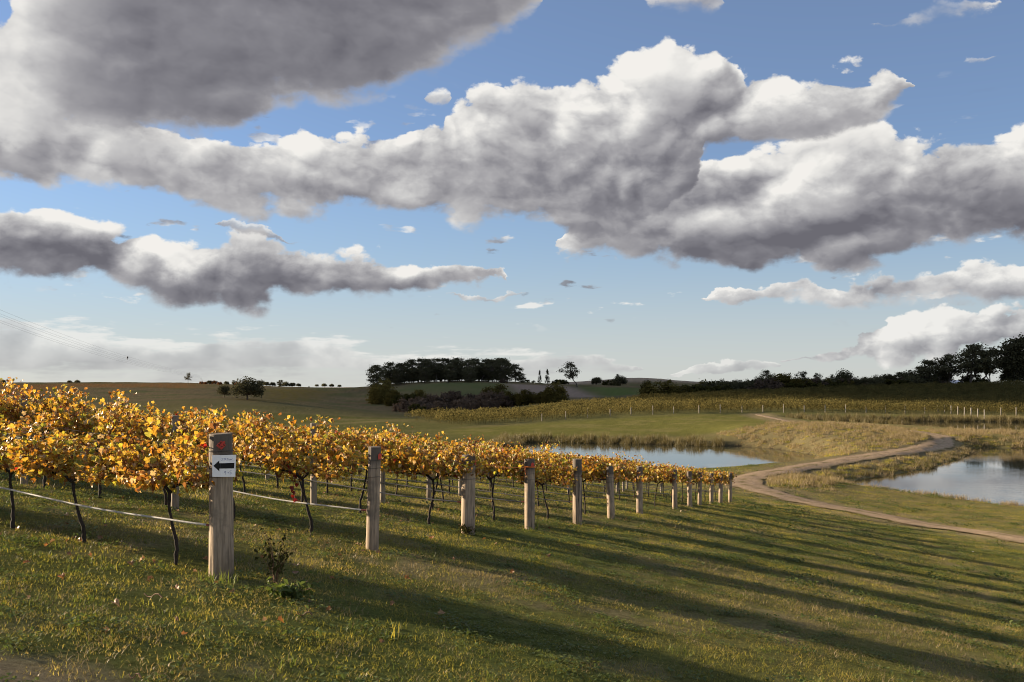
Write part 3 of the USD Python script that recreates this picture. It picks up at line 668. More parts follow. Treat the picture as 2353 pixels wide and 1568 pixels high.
# ---------------------------------------------------------------- the paper sign
def paper_sign():
    x, y, z, _, L = POSTS[0]
    face = math.atan2(-y, -x)
    t = thing('paper_sign', 'white paper sign with black left arrow and blue handwriting on the thick post', 'sign', (x, y, z))
    Wd, Ht, fold = .228, .212, .086
    def bend(v):
        """sheet coordinates (x from its left edge, y from its foot, lift) on to the post, with a fold a third of the way across"""
        v = np.asarray(v, float); a = math.radians(20)
        u = v[:, 0] - fold; left = np.minimum(u, 0); right = np.maximum(u, 0)
        px_ = left * math.cos(a) + right * math.cos(math.radians(5)) - .002
        pz_ = left * math.sin(a) - right * math.sin(math.radians(-2)) + .0065
        nx = np.where(u < 0, -math.sin(a), .0); nz = np.where(u < 0, math.cos(a), 1.0)
        return np.stack([px_ + nx * v[:, 2], v[:, 1], pz_ + nz * v[:, 2]], 1)
    place = lambda v: on_post(bend(v), face + .02, .0, POST_R[0] + .002, .985, L)
    def piece(name, poly, lift, mat, thick=.0008):
        parts = []
        for half in (shapely.box(-1, -1, fold, 1), shapely.box(fold, -1, 1, 1)):
            g = poly.intersection(half)
            for q in getattr(g, 'geoms', [g]):
                if q.is_empty or q.area < 1e-8 or q.geom_type != 'Polygon': continue
                m = trimesh.creation.extrude_polygon(q, thick, engine='earcut'); v = np.array(m.vertices); v[:, 2] += lift
                parts.append((place(v + [1e-7 if half.bounds[0] > 0 else -1e-7, 0, 0]), m.faces))
        obj(name, join(parts), mat, t)
    piece('sheet', Polygon([(0, .002), (Wd * .955, 0), (Wd, Ht), (0, Ht)]), 0, PAPER)
    ay = Ht * .51
    piece('arrow', Polygon([(.011, ay), (.070, ay + .052), (.070, ay + .026), (Wd * .925, ay + .026), (Wd * .915, ay - .026), (.070, ay - .026), (.070, ay - .052)]), .0011, TAG_INK)
    def strokes(name, lines, w):
        g = shapely.union_all([shapely.LineString(l).buffer(w, quad_segs=2) for l in lines])
        piece(name, g, .0011, BLUE_INK, .0004)
    h = .021; y0 = Ht * .76
    def put(x0, ls, s=h, yy=y0, slant=.18): return [[(x0 + (p[0] + slant * p[1]) * s, yy + p[1] * s) for p in l] for l in ls]
    st_ = put(.090, [[(.55, .95), (.2, 1.0), (.05, .75), (.3, .5), (.42, .2), (.2, -.05), (-.02, .1)]]) + put(.106, [[(.05, .9), (.7, .95)], [(.35, .92), (.35, 0)]]) + put(.121, [[(.0, 0), (.3, .95), (.6, 0)], [(.12, .4), (.5, .4)]]) + put(.136, [[(.0, .92), (.7, .95)], [(.35, .92), (.35, 0)]]) + put(.152, [[(.2, .6), (.2, 0)], [(.2, .9), (.22, .95)]]) + put(.160, [[(.3, .6), (.05, .4), (.1, .1), (.4, .05), (.6, .3), (.5, .55), (.3, .6)]]) + put(.176, [[(0, 0), (.02, .6), (.45, .1), (.5, .6), (.75, .7)]])
    strokes('writing', st_, .0011)
    h2 = .032; y1 = Ht * .13
    nums = put(.112, [[(.55, .95), (.1, .75), (.05, .5), (.5, .45)], [(.55, .95), (.45, -.1)]], h2, y1, .05) + put(.146, [[(.0, .45), (.34, .45)], [(.17, .65), (.17, .2)]], h2, y1, .05) + put(.165, [[(.55, .95), (.1, .95), (.08, .55), (.4, .55), (.5, .25), (.3, 0), (.0, .05)]], h2, y1, .05)
    strokes('number_writing', nums, .0012)
paper_sign()

# orange twine between the third and fourth posts
def twine():
    t = thing('orange_twine', 'bright orange twine strung between two neighbouring end posts', 'twine', (0, 0, 0))
    (xa, ya, za, _, _), (xb, yb, zb, _, _) = POSTS[2], POSTS[3]
    a = np.array([xa + .05, ya + .11, za + POST_H[2] - .10]); b = np.array([xb - .06, yb - .09, zb + POST_H[3] - .14])
    u = np.linspace(0, 1, 14)[:, None]
    line = a * (1 - u) + b * u; line[:, 2] -= .05 * (4 * u * (1 - u)).ravel()
    obj('strand', tube(line, .006, 5), TWINE, t)
    for dz in (0, .014):
        v, f = ring_mesh(POST_R[3] + .006, POST_H[3] - .145 + dz, .006); obj('loop', (v + [xb, yb, zb], f), TWINE, t)
    e = b + [-.02, -.012, 0]
    obj('loose_end', tube(np.array([e, e + [-.012, -.01, -.06], e + [.004, -.02, -.15]]), .006, 5), TWINE, t)
    c = np.array([xa + .08, ya + .09, za + POST_H[2] - .34])
    obj('stay', tube(np.array([c, c + [.12, .1, .08], c + [.22, .2, .20]]), .003, 4), TWINE, t)
twine()
# ---------------------------------------------------------------- grape vines
def leaf_mat(name, a, b, back, gloss=.3, trans=.36):
    """a vine leaf between two hues, letting light through"""
    G = Graph()
    P = G.add('geometry', 'position')
    I = G.add('geometry', 'random_per_island'); J = G.add('object_info', 'random')
    n = G.add('noise_texture', 'fac', vector=P, scale=16.0, detail=3.0, roughness=.6)
    k = G.m('fraction', G.m('add', I, J))
    col = G.mixc(k, a, b)
    col = G.mixc(G.rng(n, .52, .70), col, back)
    tr = G.add('vector_math', 'vector', math_type='multiply', vector1=col, vector2=(1.12, .98, .60))
    d = G.add('principled_bsdf', 'BSDF', base_color=G.add('vector_math', 'vector', math_type='scale', vector1=col, scale=.86), roughness=.42, specular_ior_level=gloss)
    t = G.add('translucent_bsdf', 'BSDF', color=tr)
    return G.make(LOOKS + name, surface=G.add('mix_closure', 'closure', fac=trans, closure1=d, closure2=t))
LEAF = [leaf_mat('leaf_yellow', (.54, .38, .065), (.58, .44, .105), (.42, .25, .040)),
        leaf_mat('leaf_gold', (.48, .29, .042), (.54, .36, .060), (.34, .17, .030)),
        leaf_mat('leaf_orange', (.42, .20, .032), (.50, .27, .040), (.28, .11, .022)),
        leaf_mat('leaf_brown', (.26, .115, .040), (.36, .19, .075), (.16, .065, .028), .3, .35),
        leaf_mat('leaf_cream', (.56, .42, .26), (.62, .50, .32), (.40, .25, .13), .45, .35),
        leaf_mat('leaf_green', (.30, .31, .050), (.42, .40, .060), (.22, .22, .035), .3, .5),
        leaf_mat('leaf_red', (.26, .022, .022), (.20, .016, .020), (.14, .015, .02), .3, .3)]
LEAF_P = [.18, .22, .15, .19, .17, .10, .006]
def leaf_mass_mat():
    G = Graph()
    I = G.add('attribute', 'fac', attribute='rnd'); J = G.add('object_info', 'random')
    k = G.m('fraction', G.m('add', I, J))
    col = G.add('rgb_ramp', 'color', fac=k, interpolate=False, ramp=[(0, (.52, .36, .06)), (.15, (.56, .41, .09)), (.28, (.47, .28, .042)), (.40, (.40, .20, .034)), (.51, (.32, .145, .030)), (.60, (.22, .10, .042)), (.76, (.50, .38, .24)), (.85, (.28, .29, .052)), (.94, (.38, .37, .07)), (.994, (.35, .03, .03))])
    tr = G.add('vector_math', 'vector', math_type='multiply', vector1=col, vector2=(1.12, .98, .60))
    d = G.add('principled_bsdf', 'BSDF', base_color=G.add('vector_math', 'vector', math_type='scale', vector1=col, scale=.82), roughness=.42, specular_ior_level=.28)
    t = G.add('translucent_bsdf', 'BSDF', color=tr)
    return G.make(LOOKS + 'leaf_mass', surface=G.add('mix_closure', 'closure', fac=.34, closure1=d, closure2=t))
LEAF_MASS = leaf_mass_mat()
BARK = plain('vine_bark', (.026, .021, .018), .9, .2, vary=.5, scale=60.0)
CANE = plain('vine_cane', (.150, .082, .045), .7, .3, vary=.4, scale=40.0)

_LOBES = np.array([(0, -.02), (.20, -.14), (.42, -.06), (.40, .14), (.56, .36), (.34, .44), (.30, .62), (.13, .66), (0, 1.0), (-.13, .66), (-.30, .62), (-.34, .44), (-.56, .36), (-.40, .14), (-.42, -.06), (-.20, -.14)])
def leaf_shape(rng, size, detail=True):
    """one lobed leaf, folded along its midrib and curled; its stalk at the origin, its tip along +y"""
    o = _LOBES if detail else _LOBES[[0, 2, 4, 6, 8, 10, 12, 14]]
    o = o * (1 + rng.uniform(-.12, .12, o.shape))
    c = np.array([[0, .30]])
    p = np.vstack([c, o]); n = len(o)
    fold, curl, side = rng.uniform(.1, .75), rng.uniform(-.5, 1.1), rng.uniform(-.5, .5)
    z = np.abs(p[:, 0]) * fold - p[:, 1] ** 2 * curl * .45 + p[:, 0] * p[:, 1] * side + rng.uniform(-.07, .07, len(p))
    v = np.stack([p[:, 0] * (1 - .25 * fold), p[:, 1] * (1 - .15 * abs(curl)), z], 1) * size
    f = np.stack([np.zeros(n, int), 1 + np.arange(n), 1 + (np.arange(n) + 1) % n], 1)
    return v, f
def rot(rng, droop):
    """a hanging leaf: tip mostly down, face mostly outwards"""
    yaw = rng.uniform(0, 2 * np.pi); pitch = rng.normal(droop, .45); roll = rng.normal(0, .6)
    cy, sy, cp, sp, cr, sr = math.cos(yaw), math.sin(yaw), math.cos(pitch), math.sin(pitch), math.cos(roll), math.sin(roll)
    Rz = np.array([[cy, -sy, 0], [sy, cy, 0], [0, 0, 1]]); Rx = np.array([[1, 0, 0], [0, cp, -sp], [0, sp, cp]]); Ry = np.array([[cr, 0, sr], [0, 1, 0], [-sr, 0, cr]])
    return Rz @ Rx @ Ry
def bend_line(rng, pts, wob):
    p = np.asarray(pts, float); p[1:-1] += rng.uniform(-wob, wob, p[1:-1].shape) * [1, 1, .3]; return p
def vine_kind(name, seed, n_leaf, n_mass, near, spacing=1.36):
    rng = np.random.default_rng(seed)
    C = class_prim(name)
    dx, dy = rng.uniform(-.07, .07), rng.uniform(-.05, .05); lean = rng.uniform(-.10, .10)
    kink = rng.uniform(-.04, .04)
    trunk = np.array([(0, 0, -.08), (.0 + kink * .6, .01, .08), (kink, dy * .3, .22), (lean * .4 + dx * .3, dy * .6, .45), (lean * .8 + dx * .5, dy, .66), (lean, dy, .84)])
    tr = np.array([.040, .036, .032, .027, .025, .026])
    if near:
        u = np.linspace(0, 5, 16); trunk = np.stack([PchipInterpolator(np.arange(6), trunk[:, k])(u) for k in range(3)], 1); trunk += rng.uniform(-.006, .006, trunk.shape); tr = np.interp(u, np.arange(6), tr) * rng.uniform(.86, 1.18, 16)
    obj('trunk', tube(trunk, tr * .62, 7 if near else 5), BARK, C, smooth=True)
    head = trunk[-1]
    heads = []
    for sgn in (-1, 1):
        L = spacing * .52
        pts = np.array([head + [0, 0, -.03], head + [sgn * .10, 0, .045], head + [sgn * .26, rng.uniform(-.03, .03), .06 + rng.uniform(-.02, .03)], [sgn * L * .7 + lean * .3, rng.uniform(-.03, .03), .92 + rng.uniform(-.03, .03)], [sgn * L, 0, .915]])
        obj('cordon', tube(pts, [.022, .019, .015, .013, .009], 6 if near else 4), BARK, C, smooth=True)
        for q in np.linspace(.1, 1, 6): heads.append(pts[1] * (1 - q) + pts[-1] * q + [0, 0, .0])
    canes, nodes = [], []
    for h in heads:
        for _ in range(2):
            top = rng.uniform(.22, .56) if rng.random() < .94 else rng.uniform(.56, .80)
            out = rng.normal(0, .17); along = rng.normal(0, .16)
            droop = rng.random() < .22
            if droop: top = rng.uniform(.08, .28); out = rng.choice([-1, 1]) * rng.uniform(.2, .36)
            u = np.linspace(0, 1, 6)[:, None]
            end = np.array([along, out, top])
            p = h + end * u + np.array([0, out * .4, 0]) * (u * (1 - u)) * 2 + rng.normal(0, .018, (6, 3)) * u
            if droop: p[:, 2] -= (u.ravel() ** 2) * rng.uniform(.05, .2)
            canes.append(tube(p, np.linspace(.0052, .0024, 6), 4, cap=False))
            nodes.append(p)
    obj('canes', join(canes), CANE, C); C.GetChild('canes').SetCustomDataByKey('kind', 'stuff')
    def spots(n):
        out = []
        for _ in range(n):
            p = nodes[rng.integers(len(nodes))]; q = rng.random() ** .85 * 5; i = min(int(q), 4); s = p[i] * (i + 1 - q) + p[i + 1] * (q - i)
            s = s + rng.normal(0, 1, 3) * [.055, .075, .04]
            s[0] += rng.uniform(-.16, .16)
            out.append(s)
        return np.array(out)
    def place(s, detail):
        size = rng.uniform(.044, .090) * (1.0 if detail else 1.12)
        v, f = leaf_shape(rng, size, detail)
        return v @ rot(rng, -1.0 if rng.random() < .75 else .2).T + s, f
    S1 = spots(n_leaf)
    if n_leaf:
        S1[:, 1] += np.sign(S1[:, 1]) * .05
    lm = rng.choice(len(LEAF), n_leaf, p=np.array(LEAF_P) / sum(LEAF_P))
    for s, m in zip(S1, lm):
        if s[2] < .80: s[2] = .80 + rng.uniform(0, .35)
        obj('leaf', place(s, True), LEAF[m], C)
    S2 = spots(n_mass); S2[:, 2] = np.where(S2[:, 2] < .80, .80 + rng.uniform(0, .3, len(S2)), S2[:, 2])
    _m = join([place(s, near) for s in S2]); m = obj('leaves', _m, LEAF_MASS, C); add_rnd(m, *_m); m.SetCustomDataByKey('kind', 'stuff')
    return C.GetPath()
random.seed(3)
NEAR_KINDS = [vine_kind(f'near_vine_kind_{k:03d}', 40 + k, 300, 760, True) for k in range(5)]
FAR_KINDS = [vine_kind(f'far_vine_kind_{k:03d}', 80 + k, 0, 800, False) for k in range(5)]

def row_name(k):
    return 'of the first row, nearest the sign' if k == 0 else f'of the {ORD[k]} row'
VINES = []
_vr = np.random.default_rng(12)
FIRST_T = [.635, 1.02, .7, .8, .75, .7, .8, .7, .7, .7, .7, .7, .7]
ROW_ANG = math.atan2(ROW[1], ROW[0])
for k, s in enumerate(POST_S):
    n = 12 if k == 0 else 15 if k < 4 else 18
    for i in range(n):
        t = FIRST_T[k] + 1.36 * i + (_vr.uniform(-.06, .06) if i else 0)
        if k == 0 and i in (1, 2): t = (2.05, 3.21)[i - 1]
        x, y = A0 + HEAD * s + ROW * t
        if x / max(y, .1) < -.80: continue
        near = y < 22.5 and x / y > -.60
        kinds = NEAR_KINDS if near else FAR_KINDS
        z = ground(x, y)
        hue = ['golden', 'yellow', 'amber'][int(_vr.integers(3))]
        lab = f'golden grape vine, {ORD[i]} in from the end post {row_name(k)}'
        copy_of(kinds[(k * 2 + i * 3 + int(_vr.integers(2))) % len(kinds)], 'grape_vine', lab, 'vine', (x, y, z), ROW_ANG + (math.pi if _vr.random() < .5 else 0), (.74 if i == 0 and k == 0 else 1.0, 1.0, _vr.uniform(.92, 1.0) * (.83 if k == 0 and i > 0 else .96 if k == 0 else 1.0)), 'grape vines in the near rows')

# line posts along the rows
LINE_T = {0: [3.75, 9.2, 14.7], 1: [3.54, 6.98, 12.5, 18], 2: [3.14, 8.6, 11.05, 16.5]}
_lp = class_prim('line_post_kind')
V, F = post_mesh(.056, 1.62, 21, sides=14, rings=12); obj('shaft', (V, F), LINE_WOOD, _lp, smooth=50)
obj('wire_band', ring_mesh(.0585, .9, .003, n=14), WIRE_DARK, _lp)
for k, s in enumerate(POST_S):
    for j, t in enumerate(LINE_T.get(k, [3.4 + .5 * (k % 3), 9.0 + .4 * (k % 2), 14.6, 20.0])):
        x, y = A0 + HEAD * s + ROW * t
        if x / y < -.8: continue
        copy_of(_lp.GetPath(), 'line_post', f'thin grey post among the vines, {ORD[j]} inward {row_name(k)}', 'post', (x, y, ground(x, y)), k + j * 1.3, (1, 1, .80 + .04 * ((k + j) % 3)), 'thin posts inside the vine rows')

# irrigation pipes and wires, one of each to a row
for k, s in enumerate(POST_S):
    x0, y0, z0, _, _ = POSTS[k]
    r0 = POST_R[k]
    tt = np.arange(0, 24.1, .4)
    P = np.array([A0 + HEAD * s + ROW * t for t in tt])
    P[0] = np.array([x0, y0]) + ROW * r0
    z = height(P[:, 0], P[:, 1]); zs = np.convolve(np.pad(z, 4, mode='edge'), np.ones(9) / 9, 'valid')
    off = np.array([-ROW[1], ROW[0]]) * .05
    sag = .008 * np.sin(tt * 2.3 + k) - .022 * np.abs(np.sin(tt * .85))
    line = np.concatenate([P + off * np.minimum(tt, .4)[:, None] / .4, (zs + .445 + sag * np.minimum(tt, 1))[:, None]], 1)
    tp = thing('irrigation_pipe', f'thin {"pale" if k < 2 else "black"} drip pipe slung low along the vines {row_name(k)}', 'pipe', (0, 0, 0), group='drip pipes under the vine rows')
    obj('hose', tube(line, .0105, 7), PIPE_GLINT if k < 2 else PIPE, tp, smooth=True)
    obj('end_tie', tube(np.array([line[0], line[0] + (line[1] - line[0]) * .25]), .012, 6), TWINE_DULL, tp)
    ends = [.0, 24.0]
    w = np.concatenate([P, (zs + .925)[:, None]], 1)
    tag(obj('cordon_wire', tube(w, .0022, 4), WIRE_DARK), f'dark trellis wire carrying the vine arms {row_name(k)}', 'wire', 'trellis wires of the vine rows')
    w = np.concatenate([P, (zs + 1.2)[:, None]], 1); w[0, 2] = z0 + POST_H[k] - .17
    tag(obj('foliage_wire', tube(w, .0022, 4), WIRE_DARK), f'upper trellis wire running through the leaves {row_name(k)}', 'wire', 'trellis wires of the vine rows')
# ---------------------------------------------------------------- trees
def crown_mat(name, a, b, trans=.3):
    G = Graph()
    I = G.add('attribute', 'fac', attribute='rnd'); J = G.add('object_info', 'random')
    P = G.add('geometry', 'position')
    n = G.add('noise_texture', 'fac', vector=P, scale=.35, detail=3.0)
    col = G.mixc(G.m('add', G.m('multiply', I, .6), G.m('multiply', G.rng(n, .35, .65), .4)), a, b)
    col = G.add('vector_math', 'vector', math_type='scale', vector1=col, scale=G.rng(J, 0, 1, .75, 1.25, t='linear'))
    d = G.add('diffuse_bsdf', 'BSDF', color=col); t = G.add('translucent_bsdf', 'BSDF', color=col)
    return G.make(LOOKS + name, surface=G.add('mix_closure', 'closure', fac=trans, closure1=d, closure2=t))
EUCA = crown_mat('eucalyptus_leaves', (.070, .070, .040), (.115, .108, .060))
WILLOW = crown_mat('willow_leaves', (.085, .075, .022), (.13, .105, .030))
BRAMBLE = crown_mat('bramble_leaves', (.10, .074, .056), (.15, .112, .082))
OLIVE_LEAF = crown_mat('bush_leaves', (.042, .044, .014), (.075, .070, .022))
RUST = crown_mat('rust_leaves', (.12, .045, .018), (.17, .075, .022))
TRUNK = plain('tree_bark', (.075, .060, .050), .9, .2, vary=.4, scale=1.5)
PALE_TRUNK = plain('pale_bark', (.20, .17, .145), .9, .2, vary=.35, scale=1.2)
def quads(rng, centres, size, flat=.5):
    n = len(centres)
    a = rng.normal(0, 1, (n, 3)); a[:, 2] *= flat; a /= np.linalg.norm(a, axis=1, keepdims=True)
    b = np.cross(a, rng.normal(0, 1, (n, 3))); b /= np.linalg.norm(b, axis=1, keepdims=True)
    s = size * rng.uniform(.6, 1.3, (n, 1))
    v = np.stack([centres - a * s, centres + b * s * .55, centres + a * s, centres - b * s * .55], 1).reshape(-1, 3)
    i = np.arange(n)[:, None] * 4
    return v, np.vstack([i + [0, 1, 2], i + [0, 2, 3]])
def tree_kind(name, seed, h, spread, style, mat, bark, clumps=34, leaves=70, leaf=.42, fork=.35, low=.30):
    """trunk, limbs and a crown of leaf clumps at the limbs' ends"""
    rng = np.random.default_rng(seed); C = class_prim(name)
    limbs, tips = [], []
    if style == 'euca':
        nt = rng.integers(1, 3)
        for _ in range(nt):
            lean = rng.normal(0, .10, 2) * h
            t = np.array([[0, 0, -.4], [lean[0] * .2, lean[1] * .2, h * .18], [lean[0] * .6, lean[1] * .6, h * fork], [lean[0], lean[1], h * .62]])
            limbs.append(tube(t, np.array([.036, .028, .022, .012]) * h * .72, 6))
            for _ in range(int(clumps / nt)):
                q = rng.uniform(.35, 1.0); i = 1 + min(int(q * 2), 1); st_ = t[i] * (1 - (q * 2 - i + 1) % 1) + t[min(i + 1, 3)] * ((q * 2 - i + 1) % 1)
                ang = rng.uniform(0, 2 * np.pi); e = rng.uniform(.15, 1.0) ** .6
                zt = h * rng.uniform(low, .97); rr = spread * e * (1 - max(0, (zt / h - .68)) * 1.9) * (.72 + .28 * min(1, max(0, (zt / h - .2) * 2.2)))
                tip = np.array([lean[0] + rr * math.cos(ang), lean[1] + rr * math.sin(ang), zt])
                m = (st_ + tip) / 2 + [0, 0, h * .03]
                limbs.append(tube(np.array([st_, m, tip]), np.array([.011, .007, .003]) * h * .8, 4, cap=False)); tips.append(tip)
        cl = [quads(rng, tip + rng.normal(0, 1, (leaves, 3)) * np.array([1, 1, .55]) * h * .062 * rng.uniform(.7, 1.3), leaf) for tip in tips]
    elif style == 'round':
        t = np.array([[0, 0, -.4], [0, 0, h * .25], [.02 * h, 0, h * .6]]); limbs.append(tube(t, np.array([.035, .028, .012]) * h, 6))
        cl = []
        for _ in range(clumps):
            d = rng.normal(0, 1, 3); d /= np.linalg.norm(d); d[2] = abs(d[2]) * 1.1 - .25
            tip = np.array([d[0] * spread, d[1] * spread, h * .50 + d[2] * h * .46]) * np.array([1, 1, 1]) * rng.uniform(.72, 1.0)
            limbs.append(tube(np.array([[0, 0, h * .22], tip * [.5, .5, .8], tip]), np.array([.012, .007, .003]) * h, 4, cap=False))
            cl.append(quads(rng, tip + rng.normal(0, 1, (leaves, 3)) * h * .085, leaf))
    elif style == 'bush':
        cl = []
        for _ in range(6):
            a = rng.uniform(0, 6.28); limbs.append(tube(np.array([[0, 0, -.2], [spread * .25 * math.cos(a), spread * .25 * math.sin(a), h * .5], [spread * .5 * math.cos(a), spread * .5 * math.sin(a), h * .8]]), [.06, .04, .02], 4))
        for _ in range(clumps):
            a, q = rng.uniform(0, 6.28), rng.random() ** .5
            z = h * rng.uniform(.08, .92) * (1 - .45 * q ** 2)
            cl.append(quads(rng, np.array([spread * q * math.cos(a), spread * q * math.sin(a), z]) + rng.normal(0, 1, (leaves, 3)) * h * .07, leaf))
    else:   # tall, feathery poplar
        t = np.array([[0, 0, -.4], [0, 0, h * .5], [0, 0, h]]); limbs.append(tube(t, np.array([.02, .014, .003]) * h, 5)); cl = []
        for _ in range(clumps):
            z = h * rng.uniform(.15, .98); a = rng.uniform(0, 6.28); r = spread * (1 - z / h) ** .6 * rng.uniform(.4, 1)
            e = np.array([r * math.cos(a), r * math.sin(a), z]); limbs.append(tube(np.array([[0, 0, max(z - h * .16, 0)], e]), np.array([.006, .002]) * h, 3, cap=False))
            cl.append(quads(rng, e + rng.normal(0, 1, (leaves, 3)) * np.array([.4, .4, 1]) * h * .045, leaf))
    obj('trunk', join(limbs), bark, C)
    cj = join(cl); add_rnd(obj('crown', cj, mat, C), *cj)
    return C.GetPath()
EU = [tree_kind(f'eucalyptus_kind_{k:03d}', 200 + k, 18, 6.5, 'euca', EUCA, PALE_TRUNK if k % 2 else TRUNK, 64 if k < 4 else 40, 60 if k < 4 else 50, .52, .3, .10 if k < 4 else .38) for k in range(6)]
LONE = tree_kind('lone_eucalyptus_kind', 231, 14, 5.6, 'euca', EUCA, TRUNK, 26, 60, .40, .28, .38)
RO = [tree_kind(f'round_tree_kind_{k:03d}', 240 + k, 10, 5.4, 'round', EUCA, TRUNK, 60, 70, .42) for k in range(3)]
WI = [tree_kind(f'willow_kind_{k:03d}', 260 + k, 9, 4.4, 'bush', WILLOW, TRUNK, 60, 60, .40) for k in range(3)]
BU = [tree_kind(f'bush_kind_{k:03d}', 280 + k, 4, 3.2, 'bush', OLIVE_LEAF, TRUNK, 40, 60, .26) for k in range(3)]
BR = [tree_kind(f'bramble_kind_{k:03d}', 300 + k, 5, 4.6, 'bush', BRAMBLE, TRUNK, 55, 60, .30) for k in range(3)]
RU = tree_kind('rust_tree_kind', 320, 6, 3.2, 'round', RUST, TRUNK, 40, 50, .32)
PO = tree_kind('poplar_kind', 330, 12, 2.2, 'poplar', OLIVE_LEAF, TRUNK, 40, 30, .30)
_tr = np.random.default_rng(77)
KIND_H = {}
for L_, hh in ((EU, 18), ([LONE], 14), (RO, 10), (WI, 9), (BU, 4), (BR, 5), ([RU], 6), ([PO], 12)):
    for q in L_: KIND_H[q] = hh
def plant(kind, name, label, cat, X, ytop, Y, group=None, wide=1.0, base=None):
    """a tree whose top shows at row ytop, standing on the land at depth Y"""
    x = (X - CX) / FX * Y; z = ground(x, Y) - .1
    h = (HY - ytop) / FX * Y - z
    s = max(h, 1.0) / KIND_H[kind]
    copy_of(kind, name, label, cat, (x, Y, z), float(_tr.uniform(0, 6.28)), (s * wide, s * wide, s), group)
# grove on the hilltop
G1 = [(868, 840, 690, 0), (893, 832, 712, 1), (912, 838, 735, 2), (930, 832, 705, 3), (950, 827, 745, 4), (968, 824, 720, 5), (986, 826, 740, 0), (1004, 823, 715, 1), (1022, 824, 745, 2), (1040, 825, 722, 3), (1056, 824, 742, 4), (1072, 827, 716, 5), (1090, 825, 744, 0), (1106, 825, 720, 1), (1122, 827, 742, 2), (1136, 823, 716, 3), (1152, 824, 735, 4), (1168, 826, 712, 5), (1184, 838, 725, 0), (1196, 858, 705, 1), (940, 845, 765, 5), (1000, 838, 775, 3), (1060, 838, 772, 1), (1120, 840, 770, 4), (1030, 840, 700, 2), (975, 845, 700, 0), (920, 850, 700, 3), (1085, 845, 700, 5)]
for i, (x, yt, Y, k) in enumerate(sorted(G1)):
    plant(EU[k % 4], 'eucalyptus_tree', f'dark eucalyptus in the hilltop grove, {nth(i)} from its left end', 'tree', x, yt, Y, 'eucalyptus grove on the hill', 1.12)
for i, (x, yt) in enumerate([(905, 866), (925, 860), (946, 858), (962, 856), (980, 852), (998, 855), (1015, 850), (1034, 853), (1052, 850), (1070, 852), (1088, 850), (1102, 854), (1118, 853), (1132, 858), (1012, 842), (960, 846), (1060, 842), (1100, 843)]):
    plant(RO[i % 3], 'understorey_tree', f'dark low tree filling the hilltop grove between its trunks, {nth(i)} from left', 'tree', x, yt, 742 + (i % 3) * 6, 'low trees inside the hilltop grove', 1.3)
plant(BR[0], 'shrub', 'low dark shrub under the right end of the hilltop grove', 'shrub', 1158, 868, 690, wide=.8)
plant(LONE, 'eucalyptus_tree', 'lone open-crowned eucalyptus standing on the skyline right of the grove', 'tree', 1327, 833, 600, wide=1.0)
plant(PO, 'poplar_tree', 'thin wispy poplar, left one of the pair beside the ploughed field', 'tree', 1240, 852, 700)
plant(PO, 'poplar_tree', 'thin wispy poplar, taller right one of the pair beside the ploughed field', 'tree', 1258, 850, 700, wide=1.2)
for i, x in enumerate((1212, 1226, 1275, 1288, 1298)):
    plant(BU[i % 3], 'distant_bush', f'small dark bush on the skyline by the poplar pair, {ORD[i]} from left', 'shrub', x, (871, 874, 872, 869, 873)[i], 740)
plant(RO[1], 'skyline_tree', 'tiny round tree alone on the far slope right of the lone eucalyptus', 'tree', 1371, 866, 1250)
plant(EU[2], 'skyline_tree', 'tiny thin flat-topped tree on the far pale hill', 'tree', 1418, 860, 1300, wide=.5)
plant(RO[0], 'round_tree', 'dark round tree in front of the far pale hill', 'tree', 1424, 863, 640, wide=1.15)
plant(BU[1], 'distant_bush', 'small dark bush left of the round tree before the pale hill', 'shrub', 1402, 872, 900, wide=1.3)
plant(WI[0], 'willow_shrub', 'small olive shrub at the left end of the hillside vineyard top edge', 'shrub', 1487, 872, 430, wide=.7)
plant(WI[1], 'willow_shrub', 'broad olive yellow shrub above the hillside vineyard', 'shrub', 1527, 873, 400, wide=1.9)
plant(WI[2], 'willow_shrub', 'low olive shrub beside the broad one above the hillside vineyard', 'shrub', 1560, 884, 395, wide=1.4)
# valley thicket below the grove
for i, (x, yt, Y, kd) in enumerate(sorted([(880, 868, 560, WI), (872, 888, 540, WI), (905, 893, 520, WI), (935, 896, 500, BU), (965, 893, 510, WI), (985, 905, 480, BR), (1010, 904, 490, BR), (1035, 902, 480, BR), (1050, 896, 500, BR), (1080, 904, 470, BR), (1105, 905, 460, BR), (1128, 898, 455, BR), (1150, 900, 450, BR), (1165, 905, 440, BR), (1140, 876, 470, WI), (1178, 895, 440, WI), (1205, 893, 430, WI), (1222, 898, 430, WI), (1245, 896, 420, WI), (1262, 888, 415, WI), (1278, 876, 415, WI), (945, 912, 450, BR), (1070, 915, 440, BR), (1120, 918, 430, BR), (960, 925, 430, BU), (1000, 920, 440, BR)], key=lambda q: q[0])):
    plant(kd[i % 3], 'thicket_shrub', f'{"olive yellow willow shrub" if kd is WI else "purplish bare bramble" if kd is BR else "olive bush"} in the valley thicket below the grove, {nth(i)} from left', 'shrub', x, yt, Y, 'shrubs in the valley thicket', 1.25 if kd is BR else 1.0)
